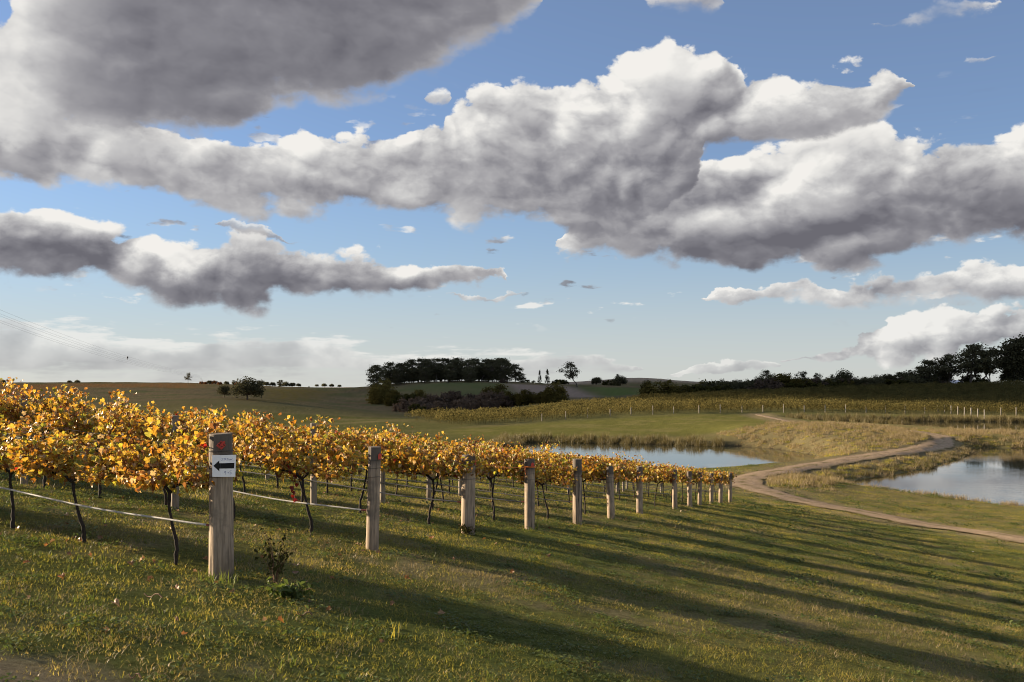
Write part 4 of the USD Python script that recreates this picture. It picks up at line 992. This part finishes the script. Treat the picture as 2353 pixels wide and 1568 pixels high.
# left side
plant(RO[0], 'round_tree', 'large dark round tree rising behind the golden vines', 'tree', 568, 868, 400, wide=1.2)
plant(RO[1], 'round_tree', 'smaller dark tree beside the large round tree behind the vines', 'tree', 515, 884, 420, wide=.85)
plant(LONE, 'skyline_tree', 'lone slender tree on the bare left skyline', 'tree', 432, 857, 830, wide=.72)
for i, (x, yt, Y, kd) in enumerate([(160, 874, 900, RO[2]), (178, 873, 900, RO[0]), (8, 873, 900, RO[1]), (463, 876, 840, RU), (472, 877, 830, RU), (482, 874, 830, RO[1]), (494, 874, 820, RU), (505, 877, 800, RU), (520, 876, 860, RO[2]), (535, 874, 840, EU[1]), (545, 878, 830, RU), (600, 874, 850, RO[0]), (612, 877, 840, RO[1]), (626, 878, 850, RO[2]), (645, 873, 860, EU[3]), (657, 877, 850, RO[0]), (672, 879, 850, RO[1]), (686, 881, 870, RO[2]), (710, 888, 900, RO[0]), (728, 883, 1500, RO[1]), (745, 881, 1500, RO[2]), (762, 882, 1500, RO[0]), (780, 884, 1500, RO[1])]):
    plant(kd, 'garden_tree' if kd == RU else 'distant_tree', f'{"small rust red garden tree" if kd == RU else "small dark tree"} on the left skyline, {ORD[i]} from left', 'tree', x, yt, Y, 'small trees along the left skyline', 1.15)
# right tree belt
R1 = [(1625, 876, 400, BU[0], 1.3), (1645, 875, 405, BU[1], 1.3), (1662, 873, 408, RO[0], .9), (1680, 874, 405, RO[1], .9), (1698, 873, 410, RO[2], .9), (1716, 873, 408, RO[0], .9), (1733, 870, 412, RO[1], .9), (1748, 864, 418, RO[2], .7), (1764, 852, 430, EU[4], .8), (1776, 862, 420, RO[0], .8), (1795, 856, 405, WI[0], 1.1), (1815, 858, 402, WI[1], 1.1), (1838, 854, 425, EU[5], .9), (1838, 866, 402, WI[2], 1.1), (1858, 870, 400, WI[0], 1.0), (1876, 858, 420, LONE, .8), (1905, 861, 425, LONE, .6), (1885, 880, 402, WI[1], 1.1), (1920, 873, 415, RO[1], .8), (1938, 850, 425, RO[0], .8), (1925, 878, 405, BU[2], 1.5), (1950, 872, 405, WI[2], 1.1), (1970, 870, 405, RO[1], .8), (1990, 866, 408, RO[2], .9), (2015, 862, 408, RO[0], .85), (2042, 858, 410, RO[1], .9), (2068, 856, 412, EU[0], 1.0), (2090, 850, 410, RO[2], .9), (2112, 842, 408, EU[1], 1.0), (2130, 828, 405, EU[2], 1.1), (2155, 822, 405, EU[5], 1.1), (2180, 815, 402, EU[4], 1.05), (2205, 795, 402, LONE, 1.05), (2228, 793, 398, EU[4], 1.0), (2252, 800, 402, LONE, .9), (2275, 806, 398, EU[5], .8), (2298, 800, 402, LONE, .8), (2320, 788, 398, EU[4], .95), (2345, 776, 396, EU[1], 1.0), (2372, 770, 396, EU[0], 1.1), (2400, 785, 396, EU[1], 1.1), (2430, 780, 396, EU[2], 1.1), (2165, 850, 410, RO[0], 1.0), (2130, 860, 408, RO[1], 1.0), (2235, 858, 404, BU[1], 1.3), (2335, 835, 400, RO[2], 1.0)]
for i, (x, yt, Y, kd, wd) in enumerate(sorted(R1, key=lambda q: q[0])):
    plant(kd, 'eucalyptus_tree' if kd in EU or kd == LONE else 'belt_tree', f'{"tall eucalyptus" if kd in EU or kd == LONE else "olive willow" if kd in WI else "dark bushy tree"} in the belt above the hillside vineyard, {nth(i)} from its left end', 'tree', x, yt, Y, 'trees in the belt above the hillside vineyard', wd)

for i, x in enumerate(np.linspace(1600, 2140, 30)):
    kd = (BU[0], WI[i % 3], RO[i % 3], BU[2], BR[1])[i % 5]
    plant(kd, 'belt_shrub', f'{"olive yellow shrub" if kd in WI else "dark shrub"} filling the foot of the tree belt above the vineyard, {nth(i)} from left', 'shrub', float(x) + float(_tr.uniform(-5, 5)), 877 - 6 * (x > 1740) - float(_tr.uniform(0, 5)) - 4 * (x > 1950), 399 + float(_tr.uniform(0, 22)), 'shrubs filling the tree belt', 1.35)

# white-roofed sheds among the trees
def shed(label, X, Y, w, d, h, turn, roof_h=1.0):
    x = (X - CX) / FX * Y; t = thing('farm_shed', label, 'shed', (x, Y, ground(x, Y)), turn)
    wall = plain('shed_wall', (.34, .33, .31), .7, .3) if not stage.GetPrimAtPath(LOOKS + 'shed_wall') else LOOKS + 'shed_wall'
    roof = plain('shed_roof', (.62, .64, .68), .45, .4) if not stage.GetPrimAtPath(LOOKS + 'shed_roof') else LOOKS + 'shed_roof'
    dark = LOOKS + 'dark_wire'
    m = trimesh.creation.extrude_polygon(Polygon([(-d / 2, -1), (d / 2, -1), (d / 2, h), (0, h + roof_h), (-d / 2, h)]), w, engine='earcut')
    v = np.array(m.vertices); v = np.stack([v[:, 2] - w / 2, v[:, 0], v[:, 1]], 1); obj('wall', (v, m.faces), wall, t)
    sl = math.hypot(d / 2 + .4, roof_h)
    for sg in (-1, 1):
        e = np.array([[-w / 2 - .4, 0, h + roof_h + .03], [w / 2 + .4, 0, h + roof_h + .03], [w / 2 + .4, sg * (d / 2 + .4), h - .05], [-w / 2 - .4, sg * (d / 2 + .4), h - .05]])
        vv = np.vstack([e, e + [0, 0, .09]])
        ff = np.array([[0, 1, 2], [0, 2, 3], [4, 6, 5], [4, 7, 6], [0, 4, 5], [0, 5, 1], [1, 5, 6], [1, 6, 2], [2, 6, 7], [2, 7, 3], [3, 7, 4], [3, 4, 0]])
        obj('roof', (vv, ff), roof, t)
    for q in np.linspace(-w * .32, w * .32, max(2, int(w / 6))):
        b = trimesh.creation.box((2.2, .08, min(2.2, h - .4))); b.apply_translation((q, -d / 2 - .045, min(2.2, h - .4) / 2 + .1)); obj('door', b, dark, t)
shed('long white-roofed farm shed half hidden by trees of the right belt', 1878, 440, 16, 9, 2.6, .08, 1.4)
shed('short white-roofed shed with pale wall between two trees of the right belt', 1896, 425, 8, 6, 3.0, -.05, 1.2)
shed('low pale building glimpsed under the large trees of the right belt', 2135, 440, 26, 9, 1.8, .06, 1.3)
# ---------------------------------------------------------------- hillside vineyard beyond the ponds
def hillside_vines():
    rng = np.random.default_rng(9)
    mat = crown_mat('hillside_vine_leaves', (.062, .060, .022), (.155, .126, .045), .4)
    kinds = []
    for k in range(4):
        r = np.random.default_rng(400 + k)
        n = 150
        c = np.stack([r.uniform(-.85, .85, n), r.normal(0, .17, n), r.uniform(.62, 1.65, n) + .10 * r.normal(0, 1, n)], 1)
        kinds.append((join([quads(r, c, .105, 1.0), tube(np.array([[0, 0, -.1], [.05, 0, .8]]), .03, 4)]), mat))
    pos, sc, rz, idx = [], [], [], []
    up = np.array([.985, .174]); side = np.array([-.174, .985])
    poly = shapely.prepared.prep(HILLSIDE)
    b = HILLSIDE.bounds
    for a in np.arange(60, 420, 3.15):
        for t in np.arange(-80, 480, 1.5):
            p = side * a + up * t
            if b[0] < p[0] < b[2] and b[1] < p[1] < b[3] and poly.contains(Point(*p)):
                pos.append(p)
    pos = np.array(pos) + rng.uniform(-.12, .12, (len(pos), 2))
    z = height(pos[:, 0], pos[:, 1])
    n = len(pos)
    pr = instancer('/World/hillside_vines', kinds, np.concatenate([pos, z[:, None]], 1), rng.integers(0, 4, n), (.72 + .55 * meshkit.fbm(np.stack([pos[:, 0] * .12, pos[:, 1] * .4, 0 * z], -1), 3, 5)) * rng.uniform(.8, 1.25, n), np.full(n, math.atan2(up[1], up[0])) + rng.choice([0, math.pi], n))
    tag(pr, 'olive gold rows of vines covering the hillside beyond the ponds', 'vines', kind='stuff')
hillside_vines()
FAR_POST = wood_mat('far_post_wood', (.30, .275, .24), (.18, .16, .14), .0)
_fp = class_prim('far_post_kind'); obj('shaft', post_mesh(.085, 1.45, 33, sides=8, rings=4), FAR_POST, _fp)
_fps = [(x, y, 197) for x, y in zip(np.linspace(2155, 2262, 8), np.linspace(946, 961, 8))]
for i, (x, yb, Y) in enumerate(_fps):
    q = hit(x, yb + 1, 150, 260)
    copy_of(_fp.GetPath(), 'white_post', f'pale post in the slanting line of eight below the hillside vines, {ORD[i]} from left', 'post', (q[0], q[1], ground(*q)), i, (1.1, 1.1, 1.15), 'pale posts below the hillside vines')
_ed = [hit(x, y, 150, 300) for x, y in [(1245, 968), (1300, 964), (1350, 960), (1402, 957), (1450, 955), (1500, 953), (1548, 951), (1606, 950), (1655, 950), (1705, 949), (1753, 949), (1800, 949), (1848, 948), (1896, 948), (1943, 949), (1990, 949), (2035, 949), (2080, 950), (2125, 951), (2300, 955), (2335, 956)]]
for i, q in enumerate(_ed):
    copy_of(_fp.GetPath(), 'row_end_post', f'small pale post at the foot of the hillside vineyard, {ORD[i]} from left', 'post', (q[0], q[1], ground(*q)), i, (.8, .8, .95 + .12 * (i % 3)), 'small posts along the hillside vineyard foot')

# ---------------------------------------------------------------- grasses
def blade_mat(name, stops, trans=.4, gloss=.25):
    G = Graph()
    I = G.add('attribute', 'fac', attribute='rnd'); J = G.add('object_info', 'random'); P = G.add('geometry', 'position')
    n = G.add('noise_texture', 'fac', vector=P, scale=.7, detail=4.0, roughness=.6)
    k = G.m('add', G.m('multiply', G.m('fraction', G.m('add', I, J)), .62), G.m('multiply', G.rng(n, .34, .66), .38))
    col = G.ramp(k, stops)
    d = G.add('principled_bsdf', 'BSDF', base_color=col, roughness=.5, specular_ior_level=gloss)
    t = G.add('translucent_bsdf', 'BSDF', color=G.add('vector_math', 'vector', math_type='multiply', vector1=col, vector2=(1.3, 1.25, .8)))
    return G.make(LOOKS + name, surface=G.add('mix_closure', 'closure', fac=trans, closure1=d, closure2=t))
def blades(rng, n, radius, lo, hi, width, bendy=.8, lean=.35):
    """n bent blades of grass on a disc; each of three narrowing pieces"""
    a, r = rng.uniform(0, 2 * np.pi, n), radius * np.sqrt(rng.random(n))
    base = np.stack([r * np.cos(a), r * np.sin(a), np.full(n, -.012)], 1)
    L = rng.uniform(lo, hi, n); w = width * rng.uniform(.7, 1.3, n)
    yaw = rng.uniform(0, 2 * np.pi, n); l0 = np.abs(rng.normal(0, lean, n)); bd = rng.uniform(.1, bendy, n)
    dirv = np.stack([np.cos(yaw), np.sin(yaw), 0 * yaw], 1); sd = np.stack([-np.sin(yaw), np.cos(yaw), 0 * yaw], 1)
    P = [base]; th = l0.copy()
    for s in range(3):
        P.append(P[-1] + (L / 3)[:, None] * (dirv * np.sin(th)[:, None] + np.array([0, 0, 1.0]) * np.cos(th)[:, None])); th = th + bd
    ws = [1.0, .85, .5]
    V = []
    for s in range(3): V += [P[s] - sd * (w * ws[s] / 2)[:, None], P[s] + sd * (w * ws[s] / 2)[:, None]]
    V.append(P[3]); V = np.stack(V, 1)
    F = np.array([[0, 1, 3], [0, 3, 2], [2, 3, 5], [2, 5, 4], [4, 5, 6]])
    return V.reshape(-1, 3), (np.arange(n)[:, None, None] * 7 + F[None]).reshape(-1, 3)
def herbs(rng, n, radius, size, hmax):
    parts = []
    for _ in range(n):
        a, r = rng.uniform(0, 6.28), radius * math.sqrt(rng.random())
        c = np.array([r * math.cos(a), r * math.sin(a), rng.uniform(.005, hmax)])
        o = np.array([(0, 0), (.4, .25), (.5, .7), (0, 1.1), (-.5, .7), (-.4, .25)]) * size * rng.uniform(.6, 1.2)
        y = rng.uniform(0, 6.28); z = o[:, 1] * rng.uniform(-.1, .7) + np.abs(o[:, 0]) * .3
        v = np.stack([o[:, 0] * math.cos(y) - o[:, 1] * math.sin(y), o[:, 0] * math.sin(y) + o[:, 1] * math.cos(y), z], 1) + c
        parts.append((v, np.array([[0, 1, 2], [0, 2, 3], [0, 3, 4], [0, 4, 5]])))
    return join(parts)
GRASS = blade_mat('grass_blades', [(0, (.098, .112, .020)), (.35, (.172, .170, .032)), (.62, (.265, .230, .050)), (.82, (.34, .265, .090)), (1, (.44, .33, .16))], .52)
LUSH = blade_mat('lush_blades', [(0, (.060, .088, .020)), (.6, (.105, .135, .030)), (1, (.18, .18, .045))])
STRAW = blade_mat('straw_blades', [(0, (.13, .105, .058)), (.5, (.20, .155, .088)), (1, (.29, .225, .13))], .3)
CLOVER = blade_mat('clover_leaves', [(0, (.055, .085, .020)), (.6, (.090, .120, .030)), (1, (.15, .16, .045))], .35, .3)
def lawn():
    rng = np.random.default_rng(31)
    kinds = []
    for k in range(7): kinds.append((blades(np.random.default_rng(500 + k), 56, .15, .018, .054, .0042, 1.0, .6), GRASS))          # 0-6 mown turf
    for k in range(3): kinds.append((blades(np.random.default_rng(520 + k), 40, .10, .035, .075, .0050, .8, .5), LUSH))             # 7-9 tufts
    for k in range(3): kinds.append((blades(np.random.default_rng(540 + k), 34, .16, .03, .09, .0036, 1.1, .9), STRAW))            # 10-12 dead
    for k in range(3): kinds.append((herbs(np.random.default_rng(560 + k), 40, .15, .026, .045), CLOVER))                          # 13-15 clover
    pts, kd, sc = [], [], []
    def scatter(y0, y1, per, scale, margin=.56):
        n = int((y1 ** 2 - y0 ** 2) * margin * per)
        Y = np.sqrt(rng.uniform(y0 ** 2, y1 ** 2, n)); X = rng.uniform(-margin, margin, n) * Y
        return np.stack([X, Y], 1), np.full(n, scale)
    P, Sc = [], []
    for y0, y1, per, s in ((3.6, 9, 62, 1.0), (9, 15, 46, 1.05), (15, 24, 26, 1.3), (24, 38, 13, 1.7), (38, 60, 6, 2.3), (60, 84, 3.0, 3.0)):
        p, q = scatter(y0, y1, per, s); P.append(p); Sc.append(q)
    P = np.vstack(P); Sc = np.concatenate(Sc)
    keep = np.ones(len(P), bool)
    far = P[:, 1] > 26
    d = shapely.distance(TRACK_LINE, shapely.points(P[:, 0], P[:, 1])); wav = meshkit.fbm(np.concatenate([P * .6, 0 * P[:, :1] + 2], 1), 3, 71)
    keep &= (d > .75 + 1.3 * wav + rng.uniform(0, .3, len(P))) | ((d < .30) & (wav > .52) & (rng.random(len(P)) < .5))
    for poly, lev in PONDS: keep &= pond_band(P[:, 0], P[:, 1], poly) > .9
    n1 = meshkit.fbm(np.concatenate([P * .25, 0 * P[:, :1] + 11], 1), 4, 11); n2 = meshkit.fbm(np.concatenate([P * .8, 0 * P[:, :1]], 1), 3, 44)
    bare = np.clip(1 - np.hypot((P[:, 0] + 3.1) / 1.1, (P[:, 1] - 5.6) / 1.0), 0, 1)
    keep &= ~((bare > .0) & (rng.random(len(P)) < bare * .9))
    keep &= ~((n2 > .66) & (rng.random(len(P)) < .5))
    P, Sc, n1, n2, bare = P[keep], Sc[keep], n1[keep], n2[keep], bare[keep]
    u = rng.random(len(P))
    dry = np.clip((n1 - .47) * 4, 0, .65) + bare
    lush = np.clip((.50 - n2) * 3, 0, .5)
    kd = rng.integers(0, 7, len(P))
    kd = np.where(u < .07 + lush * .7, rng.integers(7, 10, len(P)), kd)
    u2 = rng.random(len(P)); kd = np.where(u2 < .07 + dry * .6, rng.integers(10, 13, len(P)), kd)
    u3 = rng.random(len(P)); kd = np.where((u3 < .05 + lush * .5), rng.integers(13, 16, len(P)), kd)
    z = height(P[:, 0], P[:, 1])
    e = .2; nx = (height(P[:, 0] + e, P[:, 1]) - z) / e; ny = (height(P[:, 0], P[:, 1] + e) - z) / e
    tilt = np.stack([ny, -nx, 0 * nx], 1)
    pr = instancer('/World/grass', kinds, np.concatenate([P, z[:, None]], 1), kd, Sc * rng.uniform(.75, 1.25, len(P)) * np.clip(.35 + 1.35 * n2, .6, 1.5), rng.uniform(0, 6.28, len(P)), tilt)
    tag(pr, 'short mown grass and clover covering the slope around the posts', 'grass', kind='stuff')
    return len(P)
N_LAWN = lawn()

def tall_grass():
    rng = np.random.default_rng(63)
    tan = [(blades(np.random.default_rng(600 + k), 60, .5, .25, .75, .020, .45, .25), STRAW) for k in range(3)]
    ol = blade_mat('reed_blades', [(0, (.060, .055, .022)), (.5, (.110, .092, .040)), (1, (.19, .150, .075))], .3)
    reed = [(blades(np.random.default_rng(620 + k), 50, .55, .8, 1.7, .034, .22, .12), ol) for k in range(3)]
    gre = [(blades(np.random.default_rng(640 + k), 60, .5, .12, .40, .020, .6, .4), GRASS) for k in range(2)]
    kinds = tan + reed + gre
    P, K, Sx = [], [], []
    def fill(poly, per, ks, smin, smax, ok=None):
        b = poly.bounds; n = int(per * (b[2] - b[0]) * (b[3] - b[1]))
        q = np.stack([rng.uniform(b[0], b[2], n), rng.uniform(b[1], b[3], n)], 1)
        m = shapely.contains(poly, shapely.points(q[:, 0], q[:, 1])) & (shapely.distance(TRACK_LINE, shapely.points(q[:, 0], q[:, 1])) > 1.9)
        if ok is not None: m &= ok(q)
        q = q[m]; P.append(q); K.append(rng.choice(ks, len(q))); Sx.append(rng.uniform(smin, smax, len(q)))
    dry = lambda q: np.min([np.abs(pond_band(q[:, 0], q[:, 1], p)) + 50 * (pond_band(q[:, 0], q[:, 1], p) < 0) for p, _ in PONDS], 0) > .3
    fill(BANK, 1.9, [0, 1, 2, 6, 7], .45, 1.0, dry)
    # verges of the track along the dam and the bank between the track and the right pond
    fill(TRACK_LINE.buffer(6.0).intersection(shapely.box(14, 66, 80, 150)).difference(POND_LEFT.buffer(11)), 2.0, [0, 1, 2, 6, 7], .45, 1.0, dry)
    fill(area([(1700, 1108), (1760, 1098), (1860, 1082), (2000, 1064), (2100, 1045), (2160, 1038), (2240, 1046), (2130, 1078), (2040, 1093), (1960, 1105), (1860, 1118), (1780, 1124)]), 2.0, [0, 1, 6, 7, 7, 7], .5, 1.05, dry)
    fill(area([(2160, 990), (2353, 995), (2600, 998), (2600, 1032), (2353, 1030), (2240, 1030), (2180, 1024)]), 1.2, [0, 1, 2, 6], .6, 1.3, dry)
    for (poly, lev), d0, d1, per, ks, a, b, side in ((PONDS[0], -1.6, 1.6, 3.2, [3, 4, 5], .5, .9, lambda q: (q[:, 1] > 120) & (q[:, 0] < 27)), (PONDS[0], .1, 1.8, 1.6, [0, 1, 2, 6], .3, .55, lambda q: (q[:, 1] < 120) | (q[:, 0] >= 27)), (PONDS[1], -.2, 1.6, 2.2, [0, 1, 2], .35, .75, lambda q: (q[:, 1] < 78)), (PONDS[1], -.2, 1.6, 1.6, [0, 6, 7, 4], .3, .55, lambda q: (q[:, 1] >= 78)), (PONDS[2], -1.2, 2.0, 1.8, [3, 4, 5], .6, .95, lambda q: q[:, 1] > 160), (PONDS[2], -.3, 1.6, 1.2, [0, 1, 2], .4, .7, lambda q: q[:, 1] <= 160)):
        fill(poly.buffer(d1).difference(poly.buffer(d0)), per, ks, a, b, side)
    P, K, Sx = np.vstack(P), np.concatenate(K), np.concatenate(Sx)
    z = height(P[:, 0], P[:, 1])
    pr = instancer('/World/tall_grass', kinds, np.concatenate([P, z[:, None]], 1), K, Sx, rng.uniform(0, 6.28, len(P)))
    tag(pr, 'tan tall grass and reeds on the dam banks round the ponds', 'tall grass', kind='stuff')
tall_grass()

# ---------------------------------------------------------------- small things on the grass
DRY = [LEAF[3], leaf_mat('dry_leaf', (.17, .095, .045), (.25, .145, .07), (.12, .06, .03), .3, .15), LEAF[3], leaf_mat('fallen_leaf_pale', (.36, .22, .11), (.42, .28, .15), (.25, .13, .06), .3, .15)]
_fl = np.random.default_rng(91)
FALLEN = [(140, 1332), (300, 1300), (330, 1295), (262, 1392), (600, 1290), (905, 1395), (110, 1262), (125, 1255), (205, 1282), (350, 1340), (402, 1360), (445, 1318), (500, 1345), (712, 1392), (760, 1402), (612, 1432), (640, 1428), (330, 1240), (240, 1210), (150, 1190), (560, 1250), (700, 1200), (640, 1225), (820, 1260), (990, 1240), (1040, 1290), (930, 1330), (1010, 1420), (1180, 1320), (1260, 1285), (55, 1300), (70, 1382), (470, 1290), (520, 1260), (395, 1225), (1500, 1250), (1580, 1230), (1480, 1205), (860, 1230), (1140, 1255), (1330, 1260), (680, 1310), (180, 1240), (40, 1225), (760, 1330), (880, 1480), (420, 1470), (250, 1450)]
_rank = np.argsort(np.argsort([p[0] for p in FALLEN], kind='stable'), kind='stable').tolist()
for i, (x, y) in enumerate(FALLEN):
    q = hit(x, y + _fl.uniform(-6, 6), 4, 60)
    v, f = leaf_shape(_fl, _fl.uniform(.045, .080)); v[:, 2] *= 1.2
    a = _fl.uniform(0, 6.28); v = v @ np.array([[math.cos(a), math.sin(a), 0], [-math.sin(a), math.cos(a), 0], [0, 0, 1]]) @ np.array([[1, 0, 0], [0, math.cos(.4), math.sin(.4)], [0, -math.sin(.4), math.cos(.4)]])
    tag(obj('fallen_leaf', (v + [q[0], q[1], ground(*q) + .030], f), DRY[i % 4]), f'curled dry vine leaf lying on the grass, {nth(_rank[i])} fallen leaf from left', 'leaf', 'fallen vine leaves on the grass')
for i, (x, y, L, a) in enumerate([(352, 1378, .22, .5), (405, 1432, .10, 1.0), (700, 1420, .14, .2), (310, 1600, .1, .4)]):
    q = hit(x, min(y, 1566), 4, 60); z = ground(*q) + .035
    u = np.linspace(-.5, .5, 6)
    p = np.stack([q[0] + u * L * math.cos(a), q[1] - u * L * math.sin(a), z + .02 * np.sin(u * 7)], 1)
    tag(obj('twig', tube(p, np.linspace(.004, .006, 6), 5), CANE), ['pale bent twig in the grass left of the sign post', 'short broken twig below the bent twig', 'thin twig on the grass right of the sign post', 'short twig at the lower left edge of the grass'][i], 'twig')
def weed(name, label, x, y, h, spread, n, size, mat):
    q = hit(x, y, 4, 60); r = np.random.default_rng(int(x))
    t = thing(name, label, 'plant', (q[0], q[1], ground(*q)))
    st_, lv = [], []
    for _ in range(n):
        e = np.array([r.normal(0, spread), r.normal(0, spread), h * r.uniform(.45, 1.0)])
        p = np.array([[0, 0, -.03], e * [.3, .3, .5], e]); st_.append(tube(p, [.004, .003, .002], 4, cap=False))
        for k in range(9):
            c = p[1] * (1 - k / 8) + p[2] * (k / 8) + r.normal(0, .015, 3)
            o = np.array([(0, 0, 0), (.28, .45, .06), (0, 1.1, -.25), (-.28, .45, .06)]) * size * r.uniform(.6, 1.2)
            lv.append((o @ rot(r, -.5).T + c, np.array([[0, 1, 2], [0, 2, 3]])))
    obj('stem', join(st_), CANE, t); m = obj('leaves', join(lv), mat, t); m.SetCustomDataByKey('kind', 'stuff')
weed('weed', 'tall leafy weed growing to the right of the thick sign post', 632, 1345, .52, .10, 16, .050, OLIVE_LEAF)
weed('weed', 'bushy green weed at the foot of the post with orange twine', 1072, 1228, .16, .10, 26, .045, OLIVE_LEAF)
weed('weed', 'dark broad-leaved clump low in the grass near the sign post', 660, 1372, .15, .10, 22, .075, CLOVER)
def tuft(label, x, y, n, r, lo, hi, mat):
    q = hit(x, y, 4, 60); b = blades(np.random.default_rng(int(x + y)), n, r, lo, hi, .007, .5, .3)
    tag(obj('grass_tuft', (b[0] + [q[0], q[1], ground(*q)], b[1]), mat), label, 'grass tuft')
tuft('tall grass tuft against the foot of the fourth end post', 1222, 1216, 60, .13, .15, .38, LUSH)
tuft('grass tuft around the foot of the thick sign post', 505, 1336, 90, .2, .08, .18, LUSH)
tuft('thin grass stalks standing in the lawn below the twine posts', 905, 1472, 8, .05, .12, .26, GRASS)
tuft('thin dry grass stalks at the lower right of the lawn', 2030, 1590, 10, .06, .12, .24, STRAW)
def red_spray():
    x, y = A0 + HEAD * POST_S[1] + ROW * 1.42; x, y = x + .12, y - .14
    z = ground(x, y); r = np.random.default_rng(8)
    t = thing('red_leaf_spray', 'hanging spray of crimson leaves below the golden vines', 'leaves', (x, y, z))
    obj('stem', tube(np.array([[0, .05, .95], [.02, 0, .8], [0, 0, .62], [.02, 0, .45]]), .003, 4), CANE, t)
    for k in range(13):
        v, f = leaf_shape(r, r.uniform(.05, .08)); obj('leaf', (v @ rot(r, -1.2).T + [r.normal(0, .05), r.normal(0, .03), .42 + k * .04], f), LEAF[6], t)
red_spray()
def flower():
    q = hit(2235, 1278, 4, 60); t = thing('white_flower', 'tiny white flower alone in the grass below the gravel track', 'flower', (q[0], q[1], ground(*q)))
    obj('stem', tube(np.array([[0, 0, -.02], [.01, 0, .14]]), .003, 4), GRASS, t)
    r = np.random.default_rng(2)
    for k in range(5):
        a = k * 1.257; o = np.array([(0, 0, 0), (.012, .02, .006), (0, .042, .0), (-.012, .02, .006)]); c, s = math.cos(a), math.sin(a)
        obj('petal', (o @ np.array([[c, s, 0], [-s, c, 0], [0, 0, 1]]) + [.01, 0, .14], np.array([[0, 1, 2], [0, 2, 3]])), PAPER, t)
flower()

def leaf_litter():
    r = np.random.default_rng(17); parts = []
    while len(parts) < 300:
        k = int(r.integers(0, 9)); t = r.uniform(-.6, 9); q = A0 + HEAD * (POST_S[k] + r.normal(0, .55)) + ROW * t
        if q[1] < 6 or q[0] / q[1] < -.56: continue
        v, f = leaf_shape(r, r.uniform(.035, .07), False); a = r.uniform(0, 6.28)
        v = v @ rot(r, r.normal(0, .25)).T * [1, 1, .8]
        parts.append((v + [q[0], q[1], ground(*q) + .028], f))
    m = join(parts)
    p = obj('leaf_litter', m, DRY[1]); add_rnd(p, *m); tag(p, 'brown leaf litter scattered in the grass under the vine rows', 'leaf litter', kind='stuff')
leaf_litter()

# ---------------------------------------------------------------- power lines in the left sky
LINE_GREY = plain('line_grey', (.30, .30, .31), .5, .4)
def power_lines():
    for k, (ya, yb) in enumerate(((713, 862), (722, 864), (727, 866), (737, 867), (742, 869))):
        A = np.array([-.5135 * 150, 150, (HY - ya) / FX * 150]); far = np.array(px(455, yb, 900)); beyond = far + (far - A) / np.linalg.norm(far - A) * 130; beyond[2] = ground(beyond[0], beyond[1]) + .4
        near = A - (far - A) / np.linalg.norm(far - A) * 110; near[2] = A[2] + 11
        ctrl = np.array([near, A, A * .62 + far * .38 + [0, 0, -1.6], far, beyond])
        u = np.linspace(0, 4, 60); c = np.stack([PchipInterpolator(np.arange(5), ctrl[:, j])(u) for j in range(3)], 1)
        tag(obj('power_line', tube(c, np.interp(u, [0, 4], [.008, .024]), 4), LINE_GREY), f'thin grey overhead power line sloping across the left sky, {ORD[k]} from top', 'power line', 'overhead power lines in the left sky')
    B = np.array(px(293, 821, 480)); r = trimesh.creation.icosphere(1, .38); v = np.array(r.vertices) * [1, 1, 1.5]
    t = thing('line_marker', 'small dark marker hanging from the power lines', 'marker', B)
    obj('body', (v - [0, 0, .2], r.faces), WIRE_DARK, t); obj('pendant', tube(np.array([[0, 0, -.6], [0, 0, -1.3]]), .10, 5), FAR_POST, t)
power_lines()
